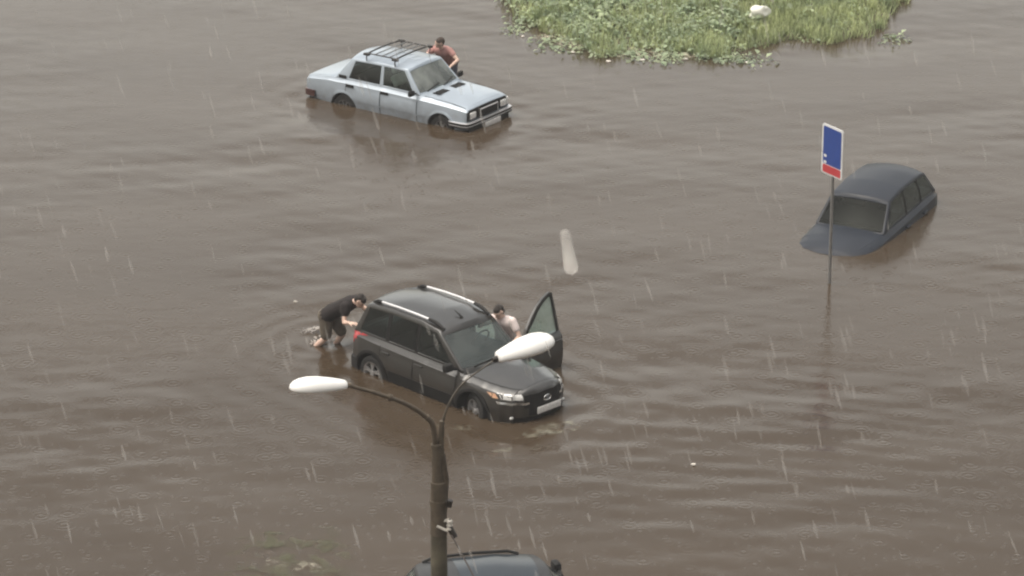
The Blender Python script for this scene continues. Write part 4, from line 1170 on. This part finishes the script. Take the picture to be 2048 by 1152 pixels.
bm = bmesh.new()
r_ = np.random.default_rng(12)
for k in range(30):
    patch(bm, -3.5 + r_.uniform(-.45, .75), 51.95 + r_.uniform(-.7, .9), r_.uniform(.2, .6), r_.uniform(.15, .4), r_.uniform(-.6, .6), 100 + k)
tag(obj('drowned_weeds', bm, foam_mat('drowned_leaf', (.13, .13, .075), .24, 3)), 'murky green drowned weeds under the surface at lower left', 'weeds', kind='stuff')
bm = bmesh.new()
for k in range(9): patch(bm, -3.35 + r_.uniform(-.3, .5), 51.75 + r_.uniform(-.25, .25), r_.uniform(.06, .26), r_.uniform(.03, .07), r_.uniform(-.8, .3), 140 + k)
tag(obj('scum', bm, foam_mat('scum_low', (.45, .42, .34), .6, 10)), 'pale scum drifting over the drowned weeds', 'foam', kind='stuff')

# ------------------------------------------------------------------ splash at the pusher's feet
bm = bmesh.new()
r_ = np.random.default_rng(31)
for cx, cy, dx, dy, n in ((-3.42, 61.55, -.30, .02, 70), (-3.30, 61.02, -.26, -.04, 80)):
    for k in range(n):
        t_ = r_.uniform(0, 1); s_ = r_.uniform(.005, .019) * (1.25 - t_)
        mtx = Matrix.Translation((cx + dx * t_ + r_.normal(0, .05), cy + dy * t_ + r_.normal(0, .06), .02 + r_.uniform(0, .10) * (1 - t_))) @ Matrix.Diagonal((2.2, 1, .8, 1))
        bmesh.ops.create_icosphere(bm, subdivisions=1, radius=s_, matrix=mtx)
tag(obj('splash', bm, mat('splash_water', (.62, .58, .55), .3)), 'white splashes round the feet of the black-shirted pusher', 'splash', kind='stuff')

# ------------------------------------------------------------------ rain
m = bpy.data.materials.new('rain'); m.use_nodes = True; t = m.node_tree; b = t.nodes['Principled BSDF']
b.inputs['Base Color'].default_value = (.80, .78, .75, 1); b.inputs['Roughness'].default_value = .4; b.inputs['Alpha'].default_value = .19
M['rain'] = m
ge = t.nodes.new("ShaderNodeNewGeometry"); mr = t.nodes.new("ShaderNodeMapRange"); mr.inputs[3].default_value = .04; mr.inputs[4].default_value = .21
t.links.new(ge.outputs['Random Per Island'], mr.inputs[0]); t.links.new(mr.outputs[0], b.inputs['Alpha'])
bm = bmesh.new(); r_ = np.random.default_rng(77)
cp = math.cos(R(20.62)); sp = math.sin(R(20.62))
FW = Vector((0, cp, -sp)); UP = Vector((0, sp, cp))
fall = Vector((.25, -.10, -1)).normalized()
for k in range(420):
    D = 12 + 46 * r_.uniform(0, 1) ** .6
    p = Vector((r_.uniform(-.150, .150) * D, 0, 0)) + FW * D + UP * (r_.uniform(-.085, .085) * D) + Vector((0, 0, 24))
    if p.z < .3: continue
    L = r_.uniform(.0022, .0085) * D; w_ = r_.uniform(.00016, .00060) * D
    L = min(L, .30); 
    fd = (fall + Vector((r_.normal(0, .05), r_.normal(0, .05), 0))).normalized()
    add_tube(bm, [p, p + fd * L * .5, p + fd * L], [w_ * .15, w_, w_ * .3], 5, False)
tag(obj('rain', bm, m, None, 60), 'thin pale streaks of falling rain', 'rain', kind='stuff')

bm = bmesh.new(); c0 = Vector((.021, 1.40, 23.5068)); c1 = Vector((.0243, 1.396, 23.4883))
add_tube(bm, [c0.lerp(c1, t_) for t_ in (0, .04, .15, .4, .65, .85, .95, 1.0)], [.0006, .0020, .0026, .0027, .0031, .0034, .0026, .0006], 14)
m = M['rain'].copy(); m.name = 'big_drop'; t = m.node_tree; lw = t.nodes.new("ShaderNodeLayerWeight"); lw.inputs['Blend'].default_value = .35
tc = t.nodes.new("ShaderNodeTexCoord"); sx = t.nodes.new("ShaderNodeSeparateXYZ"); t.links.new(tc.outputs['Generated'], sx.inputs[0])
m1 = t.nodes.new("ShaderNodeMapRange"); m1.interpolation_type = 'SMOOTHSTEP'; m1.inputs[3].default_value = .72; m1.inputs[4].default_value = 0.0; m1.inputs[2].default_value = .75; t.links.new(lw.outputs['Facing'], m1.inputs[0])
m2 = t.nodes.new("ShaderNodeMapRange"); m2.inputs[3].default_value = 1.0; m2.inputs[4].default_value = 0.28; t.links.new(sx.outputs[2], m2.inputs[0])
m3 = t.nodes.new("ShaderNodeMath"); m3.operation = 'MULTIPLY'; t.links.new(m1.outputs[0], m3.inputs[0]); t.links.new(m2.outputs[0], m3.inputs[1])
t.links.new(m3.outputs[0], t.nodes['Principled BSDF'].inputs['Alpha'])
tag(obj('raindrop', bm, m, None, 60), 'one large pale raindrop falling close by, above the graphite wagon', 'raindrop')

# ------------------------------------------------------------------ rain haze
bm = bmesh.new(); add_box(bm, (0, 60, 13.2), (400, 260, 29.4))
m = bpy.data.materials.new('rain_haze'); m.use_nodes = True; t = m.node_tree; t.nodes.clear()
pv = t.nodes.new("ShaderNodeVolumePrincipled"); pv.inputs['Color'].default_value = (.86, .86, .88, 1); pv.inputs['Density'].default_value = .0006
ou = t.nodes.new("ShaderNodeOutputMaterial"); t.links.new(pv.outputs[0], ou.inputs['Volume'])
tag(obj('haze', bm, m), kind='stuff')
